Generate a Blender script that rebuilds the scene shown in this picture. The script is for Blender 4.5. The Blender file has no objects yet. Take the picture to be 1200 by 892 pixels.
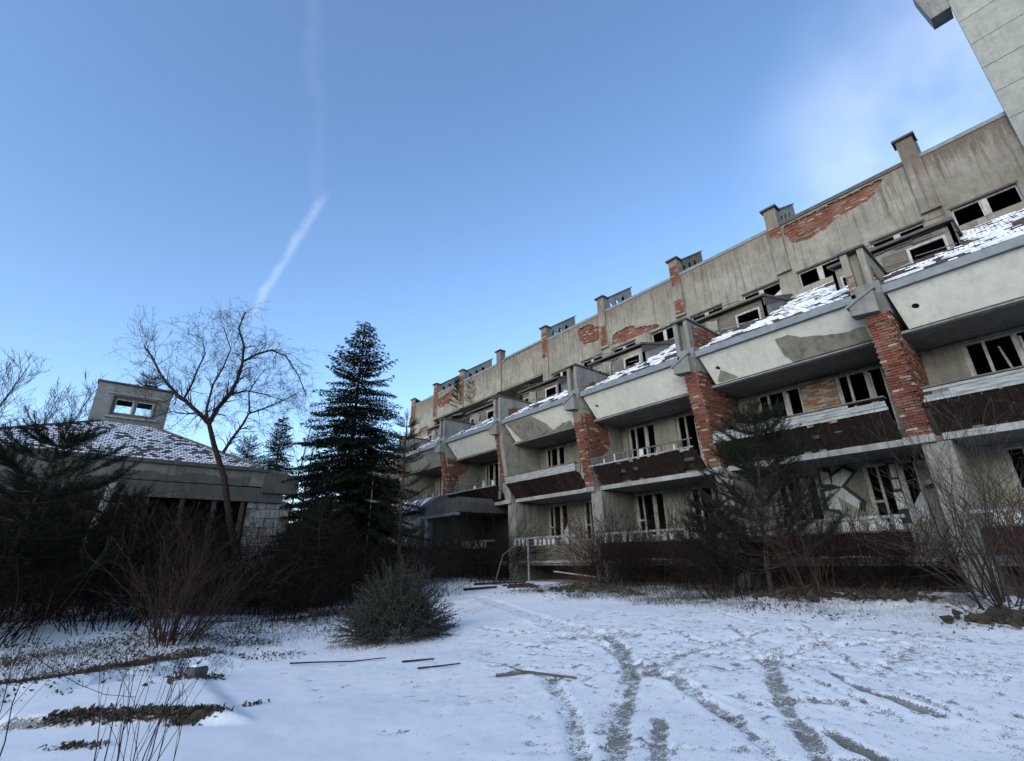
import bpy, bmesh, math, random
import numpy as np
from mathutils import Vector, Matrix
from mathutils.geometry import tessellate_polygon
random.seed(7); rng = np.random.default_rng(7)
SC = bpy.context.scene; COL = SC.collection
R_ = math.radians

# ------------------------------------------------------------------ camera
cam_d = bpy.data.cameras.new('camera'); cam = bpy.data.objects.new('camera', cam_d); COL.objects.link(cam)
M = Matrix(((0.7703272316875334, -0.2095262708069168, -0.6022413950920079, 0),
            (-0.6373969885895574, -0.27956235217033787, -0.7180320119506872, 0),
            (-0.01791745120225246, 0.9369864636643223, -0.34890590687416045, 1.6), (0, 0, 0, 1)))
cam.matrix_world = M
cam_d.sensor_width = 36; cam_d.lens = 554.18 / 1200 * 36
cam_d.clip_start = 0.05; cam_d.clip_end = 6000
SC.camera = cam

# ------------------------------------------------------------------ sky, sun, exposure
SUN_ROT, SUN_EL = R_(252), R_(18.0)
W = bpy.data.worlds.new('World'); SC.world = W; W.use_nodes = True
nt = W.node_tree; N = nt.nodes; LK = nt.links
for n_ in list(N): N.remove(n_)
wo = N.new('ShaderNodeOutputWorld'); bg = N.new('ShaderNodeBackground'); sky = N.new('ShaderNodeTexSky')
sky.sky_type = 'NISHITA'; sky.sun_disc = False; sky.sun_elevation = SUN_EL; sky.sun_rotation = SUN_ROT
sky.altitude = 200; sky.air_density = 1.0; sky.dust_density = 0.7; sky.ozone_density = 2.6
bg.inputs['Strength'].default_value = 0.092
def wmath(op, a, b=None, c=None):
    n = N.new('ShaderNodeMath'); n.operation = op
    for i, v in enumerate((a, b, c)):
        if v is None: continue
        if isinstance(v, (int, float)): n.inputs[i].default_value = v
        else: LK.new(v, n.inputs[i])
    return n.outputs[0]
def wdot(vec, d):
    n = N.new('ShaderNodeVectorMath'); n.operation = 'DOT_PRODUCT'; LK.new(vec, n.inputs[0]); n.inputs[1].default_value = d
    return n.outputs['Value']
def pixdir(x, y):   # direction in the sky of a contrail end
    return (M.to_3x3() @ Vector(((x - 600) / 554.18, (446 - y) / 554.18, -1))).normalized()
def mrange(v, a, b, c, d):
    n = N.new('ShaderNodeMapRange'); n.interpolation_type = 'SMOOTHSTEP'; LK.new(v, n.inputs[0])
    for i, q in enumerate((a, b, c, d)): n.inputs[i + 1].default_value = q
    return n.outputs[0]
tc = N.new('ShaderNodeTexCoord'); dirv = tc.outputs['Generated']
nz = N.new('ShaderNodeTexNoise'); nz.inputs['Scale'].default_value = 14; nz.inputs['Detail'].default_value = 6
nz.inputs['Roughness'].default_value = .65; LK.new(dirv, nz.inputs['Vector'])
nz2 = N.new('ShaderNodeTexNoise'); nz2.inputs['Scale'].default_value = 5; nz2.inputs['Detail'].default_value = 4; LK.new(dirv, nz2.inputs['Vector'])
def contrail(p, q, half, gain):
    A, B = pixdir(*p), pixdir(*q); nn = A.cross(B).normalized(); mid = (A + B).normalized(); al = nn.cross(mid).normalized()
    d = wmath('ADD', wdot(dirv, nn), wmath('MULTIPLY', wmath('SUBTRACT', nz.outputs[0], .5), half * 1.6))
    core = mrange(wmath('ABSOLUTE', d), 0, half, 1, 0)
    ext = abs(A.dot(al)); a = wmath('ABSOLUTE', wdot(dirv, al))
    rng_ = mrange(a, ext * .72, ext * 1.08, 1, 0)
    front = mrange(wdot(dirv, mid), .3, .6, 0, 1)
    tex = mrange(nz.outputs[0], .28, .7, .25, 1)
    return wmath('MULTIPLY', wmath('MULTIPLY', wmath('MULTIPLY', core, rng_), wmath('MULTIPLY', front, tex)), gain)
c1 = contrail((285, 385), (384, 222), .013, .10)
c2 = contrail((372, 262), (374, 90), .020, .014)
c3 = contrail((364, 120), (372, -60), .022, .022)
tot = wmath('ADD', wmath('ADD', c1, c2), c3)
veil = wmath('MULTIPLY', wmath('MULTIPLY', mrange(nz2.outputs[0], .35, .75, .2, 1), mrange(wdot(dirv, pixdir(1230, 190)), .91, 1.0, 0, 1)), .20)
tot = wmath('ADD', tot, veil)
tn = N.new('ShaderNodeVectorMath'); tn.operation = 'MULTIPLY'; LK.new(sky.outputs[0], tn.inputs[0]); tn.inputs[1].default_value = (1.03, 1.07, 1.12)
mx = N.new('ShaderNodeMix'); mx.data_type = 'RGBA'; LK.new(tot, mx.inputs[0]); LK.new(tn.outputs[0], mx.inputs[6])
mx.inputs[7].default_value = (7.0, 7.4, 8.0, 1)
LK.new(mx.outputs[2], bg.inputs[0]); LK.new(bg.outputs[0], wo.inputs[0])

sd = bpy.data.lights.new('sun', 'SUN'); sun = bpy.data.objects.new('sun', sd); COL.objects.link(sun)
sd.energy = 0.62; sd.angle = R_(55); sd.color = (1, .93, .82)
sv = Vector((math.sin(SUN_ROT) * math.cos(SUN_EL), math.cos(SUN_ROT) * math.cos(SUN_EL), math.sin(SUN_EL)))
sun.rotation_euler = sv.to_track_quat('Z', 'Y').to_euler()
SC.view_settings.view_transform = 'Standard'; SC.view_settings.look = 'None'
SC.view_settings.exposure = 1.78; SC.view_settings.gamma = 1
SC.render.engine = 'CYCLES'; SC.cycles.max_bounces = 5; SC.cycles.diffuse_bounces = 3

# ------------------------------------------------------------------ materials
def mat(name, build, rough=.9, bump=0.0):
    m = bpy.data.materials.new(name); m.use_nodes = True; t = m.node_tree
    b = t.nodes['Principled BSDF']; b.inputs['Roughness'].default_value = rough
    b.inputs['Specular IOR Level'].default_value = .25
    build(t, b); return m
class G:   # small node helper
    def __init__(s, t): s.t = t; s.n = t.nodes; s.l = t.links
    def pos(s, scale=(1, 1, 1)):
        g = s.n.new('ShaderNodeNewGeometry'); m = s.n.new('ShaderNodeVectorMath'); m.operation = 'MULTIPLY'
        s.l.new(g.outputs['Position'], m.inputs[0]); m.inputs[1].default_value = scale; return m.outputs[0]
    def noise(s, vec, sc, det=5, ro=.6):
        n = s.n.new('ShaderNodeTexNoise'); s.l.new(vec, n.inputs['Vector']); n.inputs['Scale'].default_value = sc
        n.inputs['Detail'].default_value = det; n.inputs['Roughness'].default_value = ro; return n.outputs[0]
    def ramp(s, v, stops):
        r = s.n.new('ShaderNodeValToRGB'); s.l.new(v, r.inputs[0]); e = r.color_ramp.elements
        while len(e) > len(stops): e.remove(e[-1])
        while len(e) < len(stops): e.new(1)
        for i, (p, c) in enumerate(stops):
            e[i].position = p; e[i].color = (*c, 1) if isinstance(c, tuple) else (c, c, c, 1)
        return r.outputs[0]
    def mix(s, f, a, b, mode='MIX'):
        n = s.n.new('ShaderNodeMix'); n.data_type = 'RGBA'; n.blend_type = mode
        for k, v in ((0, f), (6, a), (7, b)):
            if isinstance(v, (int, float)): n.inputs[k].default_value = v
            elif isinstance(v, tuple): n.inputs[k].default_value = (*v, 1)
            else: s.l.new(v, n.inputs[k])
        return n.outputs[2]
    def mth(s, op, a, b):
        n = s.n.new('ShaderNodeMath'); n.operation = op
        for i, v in enumerate((a, b)):
            if isinstance(v, (int, float)): n.inputs[i].default_value = v
            else: s.l.new(v, n.inputs[i])
        return n.outputs[0]
    def bump(s, b, h, st=.3, d=.02):
        n = s.n.new('ShaderNodeBump'); n.inputs['Strength'].default_value = st; n.inputs['Distance'].default_value = d
        s.l.new(h, n.inputs['Height']); s.l.new(n.outputs[0], b.inputs['Normal'])
    def island(s):
        g = s.n.new('ShaderNodeNewGeometry'); return g.outputs['Random Per Island']

def m_concrete(name, base, dark, streak=.5, patch=.4, stain=(.05, .042, .03), runoff=0.0):
    def f(t, b):
        g = G(t); big = g.noise(g.pos(), .55, 6, .65); med = g.noise(g.pos(), 3.2, 7, .7); fine = g.noise(g.pos(), 28, 4, .7)
        st = g.noise(g.pos((5.5, 5.5, .45)), 1.0, 5, .65)
        c = g.mix(g.ramp(big, [(.35, 0.0), (.65, 1.0)]), base, dark)
        c = g.mix(g.mth('MULTIPLY', g.ramp(med, [(.42, 0.0), (.7, 1.0)]), patch), c, tuple(x * .55 for x in dark))
        c = g.mix(g.mth('MULTIPLY', g.ramp(st, [(.5, 0.0), (.72, 1.0)]), streak), c, stain)
        c = g.mix(g.mth('MULTIPLY', fine, .35), c, tuple(x * .6 for x in base))
        if runoff:   # brown run-off marks hanging from the parapet
            sx = t.nodes.new('ShaderNodeSeparateXYZ'); t.links.new(g.pos(), sx.inputs[0])
            top = t.nodes.new('ShaderNodeMapRange'); t.links.new(sx.outputs[2], top.inputs[0]); top.inputs[1].default_value = 14.6; top.inputs[2].default_value = 17.0
            rn = g.noise(g.pos((7, 7, .7)), 1.0, 6, .75)
            v = g.mth('ADD', g.mth('MULTIPLY', top.outputs[0], .42), g.mth('MULTIPLY', rn, .9))
            c = g.mix(g.mth('MULTIPLY', g.ramp(v, [(.62, 0.0), (.80, 1.0)]), runoff), c, (.075, .042, .028))
        t.links.new(c, b.inputs['Base Color']); g.bump(b, g.mix(.5, med, fine), .35, .03)
    return mat(name, f, .93)
def m_plain(name, c1, c2, sc=6, rough=.85, vec=(1, 1, 1), isl=0.0, bmp=.2):
    def f(t, b):
        g = G(t); n = g.noise(g.pos(vec), sc, 6, .65); c = g.mix(g.ramp(n, [(.3, 0.0), (.7, 1.0)]), c1, c2)
        if isl:
            c = g.mix(isl, c, g.ramp(g.island(), [(0.0, tuple(x * .35 for x in c1)), (.5, c1), (1.0, tuple(min(1, x * 1.8) for x in c2))]))
        t.links.new(c, b.inputs['Base Color']); g.bump(b, n, bmp, .02)
    return mat(name, f, rough)
def f_brick(t, b):
    g = G(t); i = g.island(); n = g.noise(g.pos(), 9, 6, .7); big = g.noise(g.pos(), 1.1, 4, .6)
    c = g.ramp(i, [(0.0, (.07, .028, .02)), (.25, (.155, .052, .033)), (.55, (.205, .072, .044)), (.78, (.17, .075, .05)), (.9, (.11, .05, .04)), (.95, (.34, .26, .21)), (1.0, (.42, .36, .31))])
    c = g.mix(g.mth('MULTIPLY', g.ramp(n, [(.4, 0.0), (.7, 1.0)]), .6), c, (.12, .05, .035))
    c = g.mix(g.mth('MULTIPLY', g.ramp(big, [(.5, 0.0), (.7, 1.0)]), .35), c, (.3, .22, .17))
    t.links.new(c, b.inputs['Base Color']); g.bump(b, n, .5, .02)
BRICK = mat('brick', f_brick, .95)
def f_pale_brick(t, b):
    g = G(t); i = g.island(); n = g.noise(g.pos(), 9, 6, .7)
    c = g.ramp(i, [(0.0, (.16, .08, .05)), (.4, (.25, .13, .08)), (.6, (.34, .26, .2)), (1.0, (.4, .35, .29))])
    c = g.mix(g.mth('MULTIPLY', n, .5), c, (.2, .13, .1)); t.links.new(c, b.inputs['Base Color']); g.bump(b, n, .5, .02)
PBRICK = mat('pale_brick', f_pale_brick, .95)
MORTAR = m_plain('mortar', (.12, .075, .055), (.22, .17, .14), 12)
PLASTER = m_concrete('weathered_plaster', (.32, .31, .255), (.20, .19, .155), .8, .6, (.05, .042, .03), .4)
PLAST_D = m_concrete('sooty_plaster', (.29, .275, .23), (.175, .16, .13), .95, .6, (.085, .055, .042), .6)
CREAM = m_concrete('cream_plaster', (.29, .28, .235), (.175, .168, .14), .7, .7)
FASC = m_concrete('painted_fascia', (.70, .69, .60), (.60, .595, .52), .30, .3, (.22, .23, .215))
CONC = m_concrete('raw_concrete', (.27, .27, .25), (.16, .16, .145), .6, .5)
LITE = m_concrete('whitened_concrete', (.40, .40, .38), (.22, .22, .20), .6, .6)
TOWERM = m_concrete('tower_concrete', (.33, .34, .31), (.26, .27, .245), .4, .5, (.12, .12, .10))
METAL = m_plain('grey_flashing', (.20, .225, .235), (.13, .145, .15), 4, .6, (1, 1, 1))
DMETAL = m_plain('dark_flashing', (.055, .05, .05), (.1, .09, .085), 6, .7)
FRAME = m_plain('weathered_white_paint', (.45, .45, .42), (.20, .19, .17), 9, .7, (1, 1, .4))
WBOARD = m_plain('peeling_white_board', (.40, .42, .40), (.14, .14, .13), 5, .8, (1, .5, 3))
def f_wood(t, b):
    g = G(t); n = g.noise(g.pos((7, 7, .8)), 1.6, 6, .7); n2 = g.noise(g.pos(), 2.5, 5, .65)
    c = g.mix(g.ramp(n2, [(.4, 0.0), (.6, 1.0)]), (.017, .012, .010), (.028, .016, .013)); c = g.mix(g.ramp(n, [(.56, 0.0), (.66, .9)]), c, (.105, .092, .078))
    c = g.mix(.35, c, g.ramp(g.island(), [(0.0, (.006, .005, .004)), (1.0, (.05, .04, .034))])); t.links.new(c, b.inputs['Base Color']); g.bump(b, n, .5, .02)
WOOD = mat('dark_stained_board', f_wood, .9)
RWOOD = m_plain('red_brown_board', (.036, .016, .013), (.016, .012, .010), 3, .85, (5, 5, .5), .4)
GWOOD = m_plain('grey_old_timber', (.16, .145, .125), (.07, .062, .052), 5, .9, (3, .6, 3), .3)
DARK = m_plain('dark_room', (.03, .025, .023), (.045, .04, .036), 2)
DBRICK = m_plain('shaded_brick', (.06, .02, .016), (.035, .02, .018), 3, .95, (1, 1, 1), .35)  # brick darkened in its colour to stand in for the bungalow's shade
TILE = m_plain('roof_tile', (.06, .05, .052), (.12, .11, .115), 4, .8, (1, 1, 1), .3)
HOLEM = m_plain('hole_shade', (.012, .012, .012), (.02, .02, .02), 3)  # near-black stand-in for the shade inside holes and openings
BARK = m_plain('bark', (.045, .036, .03), (.085, .07, .058), 12, .95)
DBARK = m_plain('dark_bark', (.022, .016, .014), (.05, .037, .03), 12, .95)
RTWIG = m_plain('reddish_twig', (.032, .019, .015), (.07, .045, .036), 5, .9, (1, 1, 1), .4)
BTWIG = m_plain('grey_brown_twig', (.035, .028, .024), (.075, .062, .053), 5, .9, (1, 1, 1), .4)
THICK = m_plain('thicket_twig', (.010, .007, .006), (.026, .018, .015), 3, .95, (1, 1, 1), .4)
BIRCH = m_plain('pale_birch_bark', (.5, .49, .45), (.16, .14, .12), 7, .9, (1, 1, 2.5))
FIRM = m_plain('fir_needles', (.006, .011, .008), (.014, .022, .014), 2, .8, (1, 1, 1), .45)
PINEM = m_plain('pine_needles', (.009, .014, .008), (.020, .028, .016), 2, .8, (1, 1, 1), .45)
JUNIM = m_plain('grey_green_leaf', (.035, .042, .034), (.07, .078, .064), 3, .85, (1, 1, 1), .5)
DCONC = m_concrete('dark_concrete', (.13, .125, .115), (.07, .066, .06), .5, .6)  # concrete in a darker tone
RUBM = m_concrete('rubble', (.09, .075, .055), (.045, .036, .026), .3, .5)
BLACKP = m_plain('black_paint', (.02, .022, .022), (.035, .038, .035), 8, .7)
GREYP = m_plain('pale_grey_paint', (.50, .54, .53), (.36, .39, .38), 6, .7)
WORNP = m_plain('worn_white_paint', (.60, .61, .58), (.28, .29, .28), 9, .7)
def f_snow(t, b):
    g = G(t); n = g.noise(g.pos(), 40, 4, .7); n2 = g.noise(g.pos(), 3, 4, .6)
    c = g.mix(n2, (.80, .82, .86), (.74, .77, .82)); t.links.new(c, b.inputs['Base Color']); g.bump(b, n, .4, .01)
SNOW = mat('snow', f_snow, .8)
def f_ground(t, b):
    g = G(t)
    a = t.nodes.new('ShaderNodeAttribute'); a.attribute_name = 'bare'
    n = g.noise(g.pos((1, 1, 0)), 9, 9, .72); n2 = g.noise(g.pos((1, 1, 0)), 2.2, 5, .6); fn = g.noise(g.pos((1, 1, 0)), 55, 4, .7)
    v = g.mth('ADD', a.outputs['Fac'], g.mth('MULTIPLY', g.mth('SUBTRACT', n, .5), 1.7))
    v = g.mth('ADD', v, g.mth('MULTIPLY', g.mth('SUBTRACT', fn, .5), 1.5))
    vein = g.noise(g.pos((2.2, 5.5, 0)), 3.0, 8, .75); v = g.mth('ADD', v, g.mth('MULTIPLY', g.mth('SUBTRACT', vein, .5), .8))
    mask = g.ramp(v, [(.38, 0.0), (.62, 1.0)])
    slush = g.mix(g.ramp(n2, [(.4, 0.0), (.65, 1.0)]), (.30, .285, .26), (.17, .155, .125))
    slush = g.mix(g.ramp(fn, [(.45, 0.0), (.68, 1.0)]), slush, (.10, .088, .06))
    snow = g.mix(n2, (.84, .83, .81), (.76, .75, .735))
    c = g.mix(mask, snow, slush); t.links.new(c, b.inputs['Base Color'])
    g.bump(b, g.mix(.65, n, fn), .45, .016)
GROUND = mat('snowy_ground', f_ground, .85)

for m_ in (WOOD, RWOOD, GWOOD, BARK, DBARK, RTWIG, BTWIG, THICK, FIRM, PINEM, JUNIM, RUBM, DARK, DBRICK):
    m_.node_tree.nodes['Principled BSDF'].inputs['Specular IOR Level'].default_value = 0.03
# ------------------------------------------------------------------ mesh helpers
class MB:
    def __init__(s): s.v = []; s.f = []
    def add(s, vs, fs):
        o = len(s.v); s.v += [tuple(v) for v in vs]; s.f += [tuple(i + o for i in f) for f in fs]; return s
    def box(s, x0, x1, y0, y1, z0, z1):
        return s.add([(x, y, z) for x in (x0, x1) for y in (y0, y1) for z in (z0, z1)],
                     [(0, 1, 3, 2), (4, 6, 7, 5), (0, 4, 5, 1), (2, 3, 7, 6), (0, 2, 6, 4), (1, 5, 7, 3)])
    def fbox(s, F, a0, a1, b0, b1, c0, c1, j=0):
        vs = []
        for a in (a0, a1):
            for b in (b0, b1):
                for c in (c0, c1):
                    vs.append(F(a + random.uniform(-j, j), b + random.uniform(-j, j), c))
        return s.add(vs, [(0, 1, 3, 2), (4, 6, 7, 5), (0, 4, 5, 1), (2, 3, 7, 6), (0, 2, 6, 4), (1, 5, 7, 3)])
    def plate(s, F, outer, holes, c0, c1):
        loops = [outer] + list(holes); flat = [p for l in loops for p in l]
        tri = tessellate_polygon([[Vector((p[0], p[1], 0)) for p in l] for l in loops])
        n = len(flat); vs = [F(p[0], p[1], c1) for p in flat] + [F(p[0], p[1], c0) for p in flat]
        fs = [tuple(t) for t in tri] + [tuple(i + n for i in t[::-1]) for t in tri]
        o = 0
        for l in loops:
            k = len(l)
            for i in range(k):
                a, b = o + i, o + (i + 1) % k; fs.append((a, b, b + n, a + n))
            o += k
        return s.add(vs, fs)
    def prism_y(s, poly, y0, y1):     # poly in (x,z), extruded along y
        return s.plate(lambda a, b, c: (a, c, b), poly, [], y0, y1)
    def tube(s, pts, rad, sides=5, cap=True):
        pts = [Vector(p) for p in pts]; o = len(s.v); n = len(pts)
        d0 = (pts[1] - pts[0]).normalized(); up = Vector((0, 0, 1)) if abs(d0.z) < .9 else Vector((1, 0, 0))
        x = d0.cross(up).normalized()
        for i, p in enumerate(pts):
            d = (pts[min(i + 1, n - 1)] - pts[max(i - 1, 0)]); d = d.normalized() if d.length > 1e-6 else d0
            x = (x - d * x.dot(d)); x = x.normalized() if x.length > 1e-6 else d.orthogonal().normalized()
            y = d.cross(x); r = rad[i] if hasattr(rad, '__len__') else rad
            for k in range(sides):
                a = 2 * math.pi * k / sides; q = p + x * (math.cos(a) * r) + y * (math.sin(a) * r); s.v.append((q.x, q.y, q.z))
        for i in range(n - 1):
            for k in range(sides):
                a = o + i * sides + k; b = o + i * sides + (k + 1) % sides; s.f.append((a, b, b + sides, a + sides))
        if cap: s.f.append(tuple(o + (n - 1) * sides + k for k in range(sides)))
        return s
    def disc_tube(s, F, a, b, r, c0, c1, n=14):
        P = [(a + r * math.cos(2 * math.pi * i / n), b + r * math.sin(2 * math.pi * i / n)) for i in range(n)]
        return s.plate(F, P, [], c0, c1)

def link(name, me, m=None, parent=None):
    o = bpy.data.objects.new(name, me); COL.objects.link(o)
    if m is not None and not me.materials: me.materials.append(m)
    if parent is not None:
        o.parent = parent      # geometry is written in world coordinates unless the thing is local
        if parent.type == 'EMPTY' and not parent.get('local'): o.matrix_parent_inverse = Matrix.Translation(-parent.location)
    return o
def obj(name, mb, m, parent=None, smooth=False, kind=None):
    me = bpy.data.meshes.new(name); me.from_pydata(mb.v, [], mb.f); me.update()
    if smooth: me.polygons.foreach_set('use_smooth', [True] * len(me.polygons))
    o = link(name, me, m, parent)
    if kind: o['kind'] = kind
    return o
def npobj(name, V, F, m, parent=None, smooth=False, kind=None):
    V = np.asarray(V, np.float32); F = np.asarray(F, np.int32); k = F.shape[1]
    me = bpy.data.meshes.new(name); me.vertices.add(len(V)); me.vertices.foreach_set('co', V.ravel())
    me.loops.add(F.size); me.loops.foreach_set('vertex_index', F.ravel())
    me.polygons.add(len(F)); me.polygons.foreach_set('loop_start', np.arange(0, F.size, k, dtype=np.int32))
    if smooth: me.polygons.foreach_set('use_smooth', np.ones(len(F), bool))
    me.update(calc_edges=True); me.validate()
    o = link(name, me, m, parent)
    if kind: o['kind'] = kind
    return o
def thing(name, label, cat, loc=(0, 0, 0), group=None, local=False):
    o = bpy.data.objects.new(name, None); COL.objects.link(o); o.location = loc; o['label'] = label; o['category'] = cat
    o.empty_display_size = .3
    if group: o['group'] = group
    if local: o['local'] = 1
    return o
def tag(o, label, cat, group=None):
    o['label'] = label; o['category'] = cat
    if group: o['group'] = group
    return o
def part(name, mb, m, parent, smooth=False, kind=None): return obj(name, mb, m, parent, smooth, kind)

FX = lambda X: (lambda a, b, c: (X - c, a, b))            # facade plane facing the yard; a = y, b = z
FY = lambda Y: (lambda a, b, c: (a, Y - c, b))            # plane facing -y; a = x, b = z
def FS(x0, z0, x1, z1):                                    # slanted plane; a = y, b = distance along the slope
    L = math.hypot(x1 - x0, z1 - z0); dx, dz = (x1 - x0) / L, (z1 - z0) / L
    return (lambda a, b, c: (x0 + dx * b - dz * c, a, z0 + dz * b + dx * c)), L
def rough(poly, amp=.05, step=.18):
    out = []
    for i, p in enumerate(poly):
        q = poly[(i + 1) % len(poly)]; L = math.hypot(q[0] - p[0], q[1] - p[1]); n = max(1, int(L / step))
        for k in range(n):
            t = k / n; out.append((p[0] + (q[0] - p[0]) * t + random.uniform(-amp, amp), p[1] + (q[1] - p[1]) * t + random.uniform(-amp, amp)))
    return out
def inpoly(x, y, P):
    c = False; j = len(P) - 1
    for i in range(len(P)):
        if (P[i][1] > y) != (P[j][1] > y) and x < (P[j][0] - P[i][0]) * (y - P[i][1]) / (P[j][1] - P[i][1]) + P[i][0]: c = not c
        j = i
    return c
def bricks(mb, F, poly, c0, c1, miss=.03, bl=.25, bh=.075, skip=None):
    xs = [p[0] for p in poly]; ys = [p[1] for p in poly]; r = 0; y = min(ys)
    while y < max(ys):
        x = min(xs) - (bl / 2 if r % 2 else 0)
        while x < max(xs):
            xa, xb = max(x, min(xs)), min(x + bl, max(xs))
            if xb - xa > .05 and inpoly((xa + xb) / 2, y + bh / 2, poly) and random.random() > miss:
                d = random.uniform(-.016, .010); mb.fbox(F, xa + .006, xb - .006, y + .007, y + bh - .007, c0, c1 + d, .004)
            x += bl
        y += bh; r += 1
    return mb
def rect(a0, a1, b0, b1): return [(a0, b0), (a1, b0), (a1, b1), (a0, b1)]

# ------------------------------------------------------------------ value noise on arrays
_lat = rng.random((256, 256))
def vnoise(x, y):
    xi = np.floor(x).astype(int); yi = np.floor(y).astype(int); fx = x - xi; fy = y - yi
    fx = fx * fx * (3 - 2 * fx); fy = fy * fy * (3 - 2 * fy)
    g = lambda i, j: _lat[i & 255, j & 255]
    return (g(xi, yi) * (1 - fx) + g(xi + 1, yi) * fx) * (1 - fy) + (g(xi, yi + 1) * (1 - fx) + g(xi + 1, yi + 1) * fx) * fy
def fbm(x, y, o=4):
    s = 0; a = .5
    for k in range(o): s = s + a * vnoise(x * 2 ** k + 17.3 * k, y * 2 ** k + 5.1 * k); a *= .5
    return s
def sst(a, b, x): t = np.clip((x - a) / (b - a), 0, 1); return t * t * (3 - 2 * t)

# ------------------------------------------------------------------ ground
TRACKS = [  # (points, half width, bareness)
 ([(3.0, 2.6), (3.66, 3.13), (4.35, 3.62), (4.94, 3.98), (5.75, 4.53), (6.71, 5.37), (7.52, 6.37)], .15, .62),
 ([(5.07, 6.14), (5.06, 5.43), (4.56, 4.62), (4.03, 3.96), (3.2, 3.0)], .13, .46),
 ([(4.91, 5.97), (5.07, 5.28), (5.18, 4.49)], .04, .7),
 ([(5.84, 4.47), (6.47, 4.52), (7.14, 4.59), (8.2, 4.5), (9.2, 4.24)], .09, .5),
 ([(6.33, 4.96), (5.98, 4.03), (5.54, 3.39), (5.27, 2.93), (4.75, 2.37), (4.2, 1.9)], .12, .55),
 ([(7.6, 3.6), (7.09, 3.31), (6.02, 2.78), (5.46, 2.39), (4.79, 1.96), (4.2, 1.6)], .15, .66),
 ([(7.24, 2.63), (6.78, 2.19), (6.66, 1.83), (6.55, 1.54)], .07, .8),
 ([(4.69, 3.41), (3.9, 2.89), (3.3, 2.5)], .14, .66),
 ([(5.48, 2.11), (5.26, 1.86), (5.21, 1.65)], .10, .85),
 ([(6.76, 7.0), (7.29, 6.64), (7.74, 6.12)], .45, .38),
 ([(5.8, 6.65), (6.05, 6.08), (6.31, 5.69)], .05, .5),
 ([(5.84, 4.47), (6.35, 4.03), (6.93, 3.54)], .05, .55),
 ([(7.41, 3.73), (8.02, 3.45), (9.0, 3.32)], .16, .42),
 ([(7.64, 2.36), (8.26, 2.24), (9.44, 2.21)], .14, .42),
 ([(9.96, 13.83), (9.04, 10.96), (7.95, 8.47), (7.5, 6.8)], .3, .26),
 ([(10.11, 3.22), (9.95, 2.18), (9.85, 1.59)], .06, .6),
 ([(6.0, 2.86), (6.23, 2.47), (6.32, 2.18)], .06, .6),
 ([(11.2, 3.4), (9.0, 3.3), (7.6, 3.6)], .2, .2),
 ([(5.0, 6.6), (5.6, 5.3), (5.9, 4.3), (5.9, 3.3), (5.6, 2.2)], .05, .45), ([(9.6, 5.2), (8.2, 4.0), (7.1, 3.0), (6.3, 1.9)], .06, .42),
 ([(9.9, 3.9), (8.4, 3.0), (7.2, 2.1), (6.6, 1.3)], .05, .42), ([(7.9, 7.4), (6.9, 5.9), (6.0, 4.8), (5.0, 4.2), (4.0, 3.6)], .05, .45),
 ([(6.3, 8.4), (6.2, 6.9), (6.5, 5.7), (7.2, 4.5), (8.3, 3.4), (9.4, 2.5)], .06, .42), ([(3.6, 5.3), (4.4, 5.0), (5.3, 4.9), (6.2, 5.2)], .04, .4),
 ([(8.8, 6.4), (8.1, 5.0), (7.8, 3.6), (7.9, 2.2), (8.3, 1.2)], .07, .38), ([(10.6, 6.0), (9.7, 4.6), (9.3, 3.2), (9.3, 1.9)], .07, .34),
 ([(3.1, 3.9), (3.9, 3.3), (4.6, 2.5), (5.1, 1.6)], .05, .42), ([(6.9, 9.5), (7.1, 7.6), (7.0, 6.1), (6.4, 4.9)], .08, .36)]
def seg_d(X, Y, pts):
    best = np.full(X.shape, 1e9)
    for (x0, y0), (x1, y1) in zip(pts[:-1], pts[1:]):
        dx, dy = x1 - x0, y1 - y0; t = np.clip(((X - x0) * dx + (Y - y0) * dy) / (dx * dx + dy * dy), 0, 1)
        best = np.minimum(best, np.hypot(X - x0 - t * dx, Y - y0 - t * dy))
    return best
prints = [(rng.uniform(2.5, 11), rng.uniform(.5, 9), rng.uniform(.04, .09)) for _ in range(420)] + \
         [(7.5 + rng.normal(0, 1.0), 4.5 + rng.normal(0, 2.2), rng.uniform(.05, .09)) for _ in range(380)]
def height(X, Y, detail=True):
    X = np.asarray(X, float); Y = np.asarray(Y, float)
    z = .6 * sst(3, 15, X) + .35 * sst(10, 20, Y) * sst(6, 0, X)
    far = sst(60, 400, np.hypot(X, Y)); z = z * (1 - far)
    z = z + (fbm(X * .35, Y * .35) - .5) * .20 * (1 - far) + (fbm(X * 1.7 + 9, Y * 1.7, 3) - .5) * .028 + (fbm(X * 7 + 3, Y * 7, 3) - .5) * .014
    # two low snow-covered terrace edges on the left
    e1 = Y - (9.35 + .45 * X) + (fbm(X * 2, Y * 2, 3) - .5) * .5
    z = z + .16 * sst(-.08, .12, e1) * sst(2.6, 1.9, X)
    e2 = Y - (8.0 - 1.05 * X) + (fbm(X * 3 + 4, Y * 3, 3) - .5) * .5
    z = z + .09 * sst(-.10, .12, e2) * sst(1.75, 1.45, X) * sst(9.9, 9.3, Y)
    # a bank of snow at the foot of the long building
    z = z + .26 * np.exp(-((X - 13.0) / 1.1) ** 2) * sst(7, 4, Y) * (fbm(X, Y) + .4) * (1 - far)
    return z
def axis(lo, hi, fine0, fine1, d):
    a = list(np.arange(fine0, fine1, d)); s = d; x = fine0
    L = []
    while x > lo: s *= 1.12; x -= s; L.append(x)
    H = []; s = d; x = a[-1]
    while x < hi: s *= 1.12; x += s; H.append(x)
    return np.array(L[::-1] + a + H)
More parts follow.
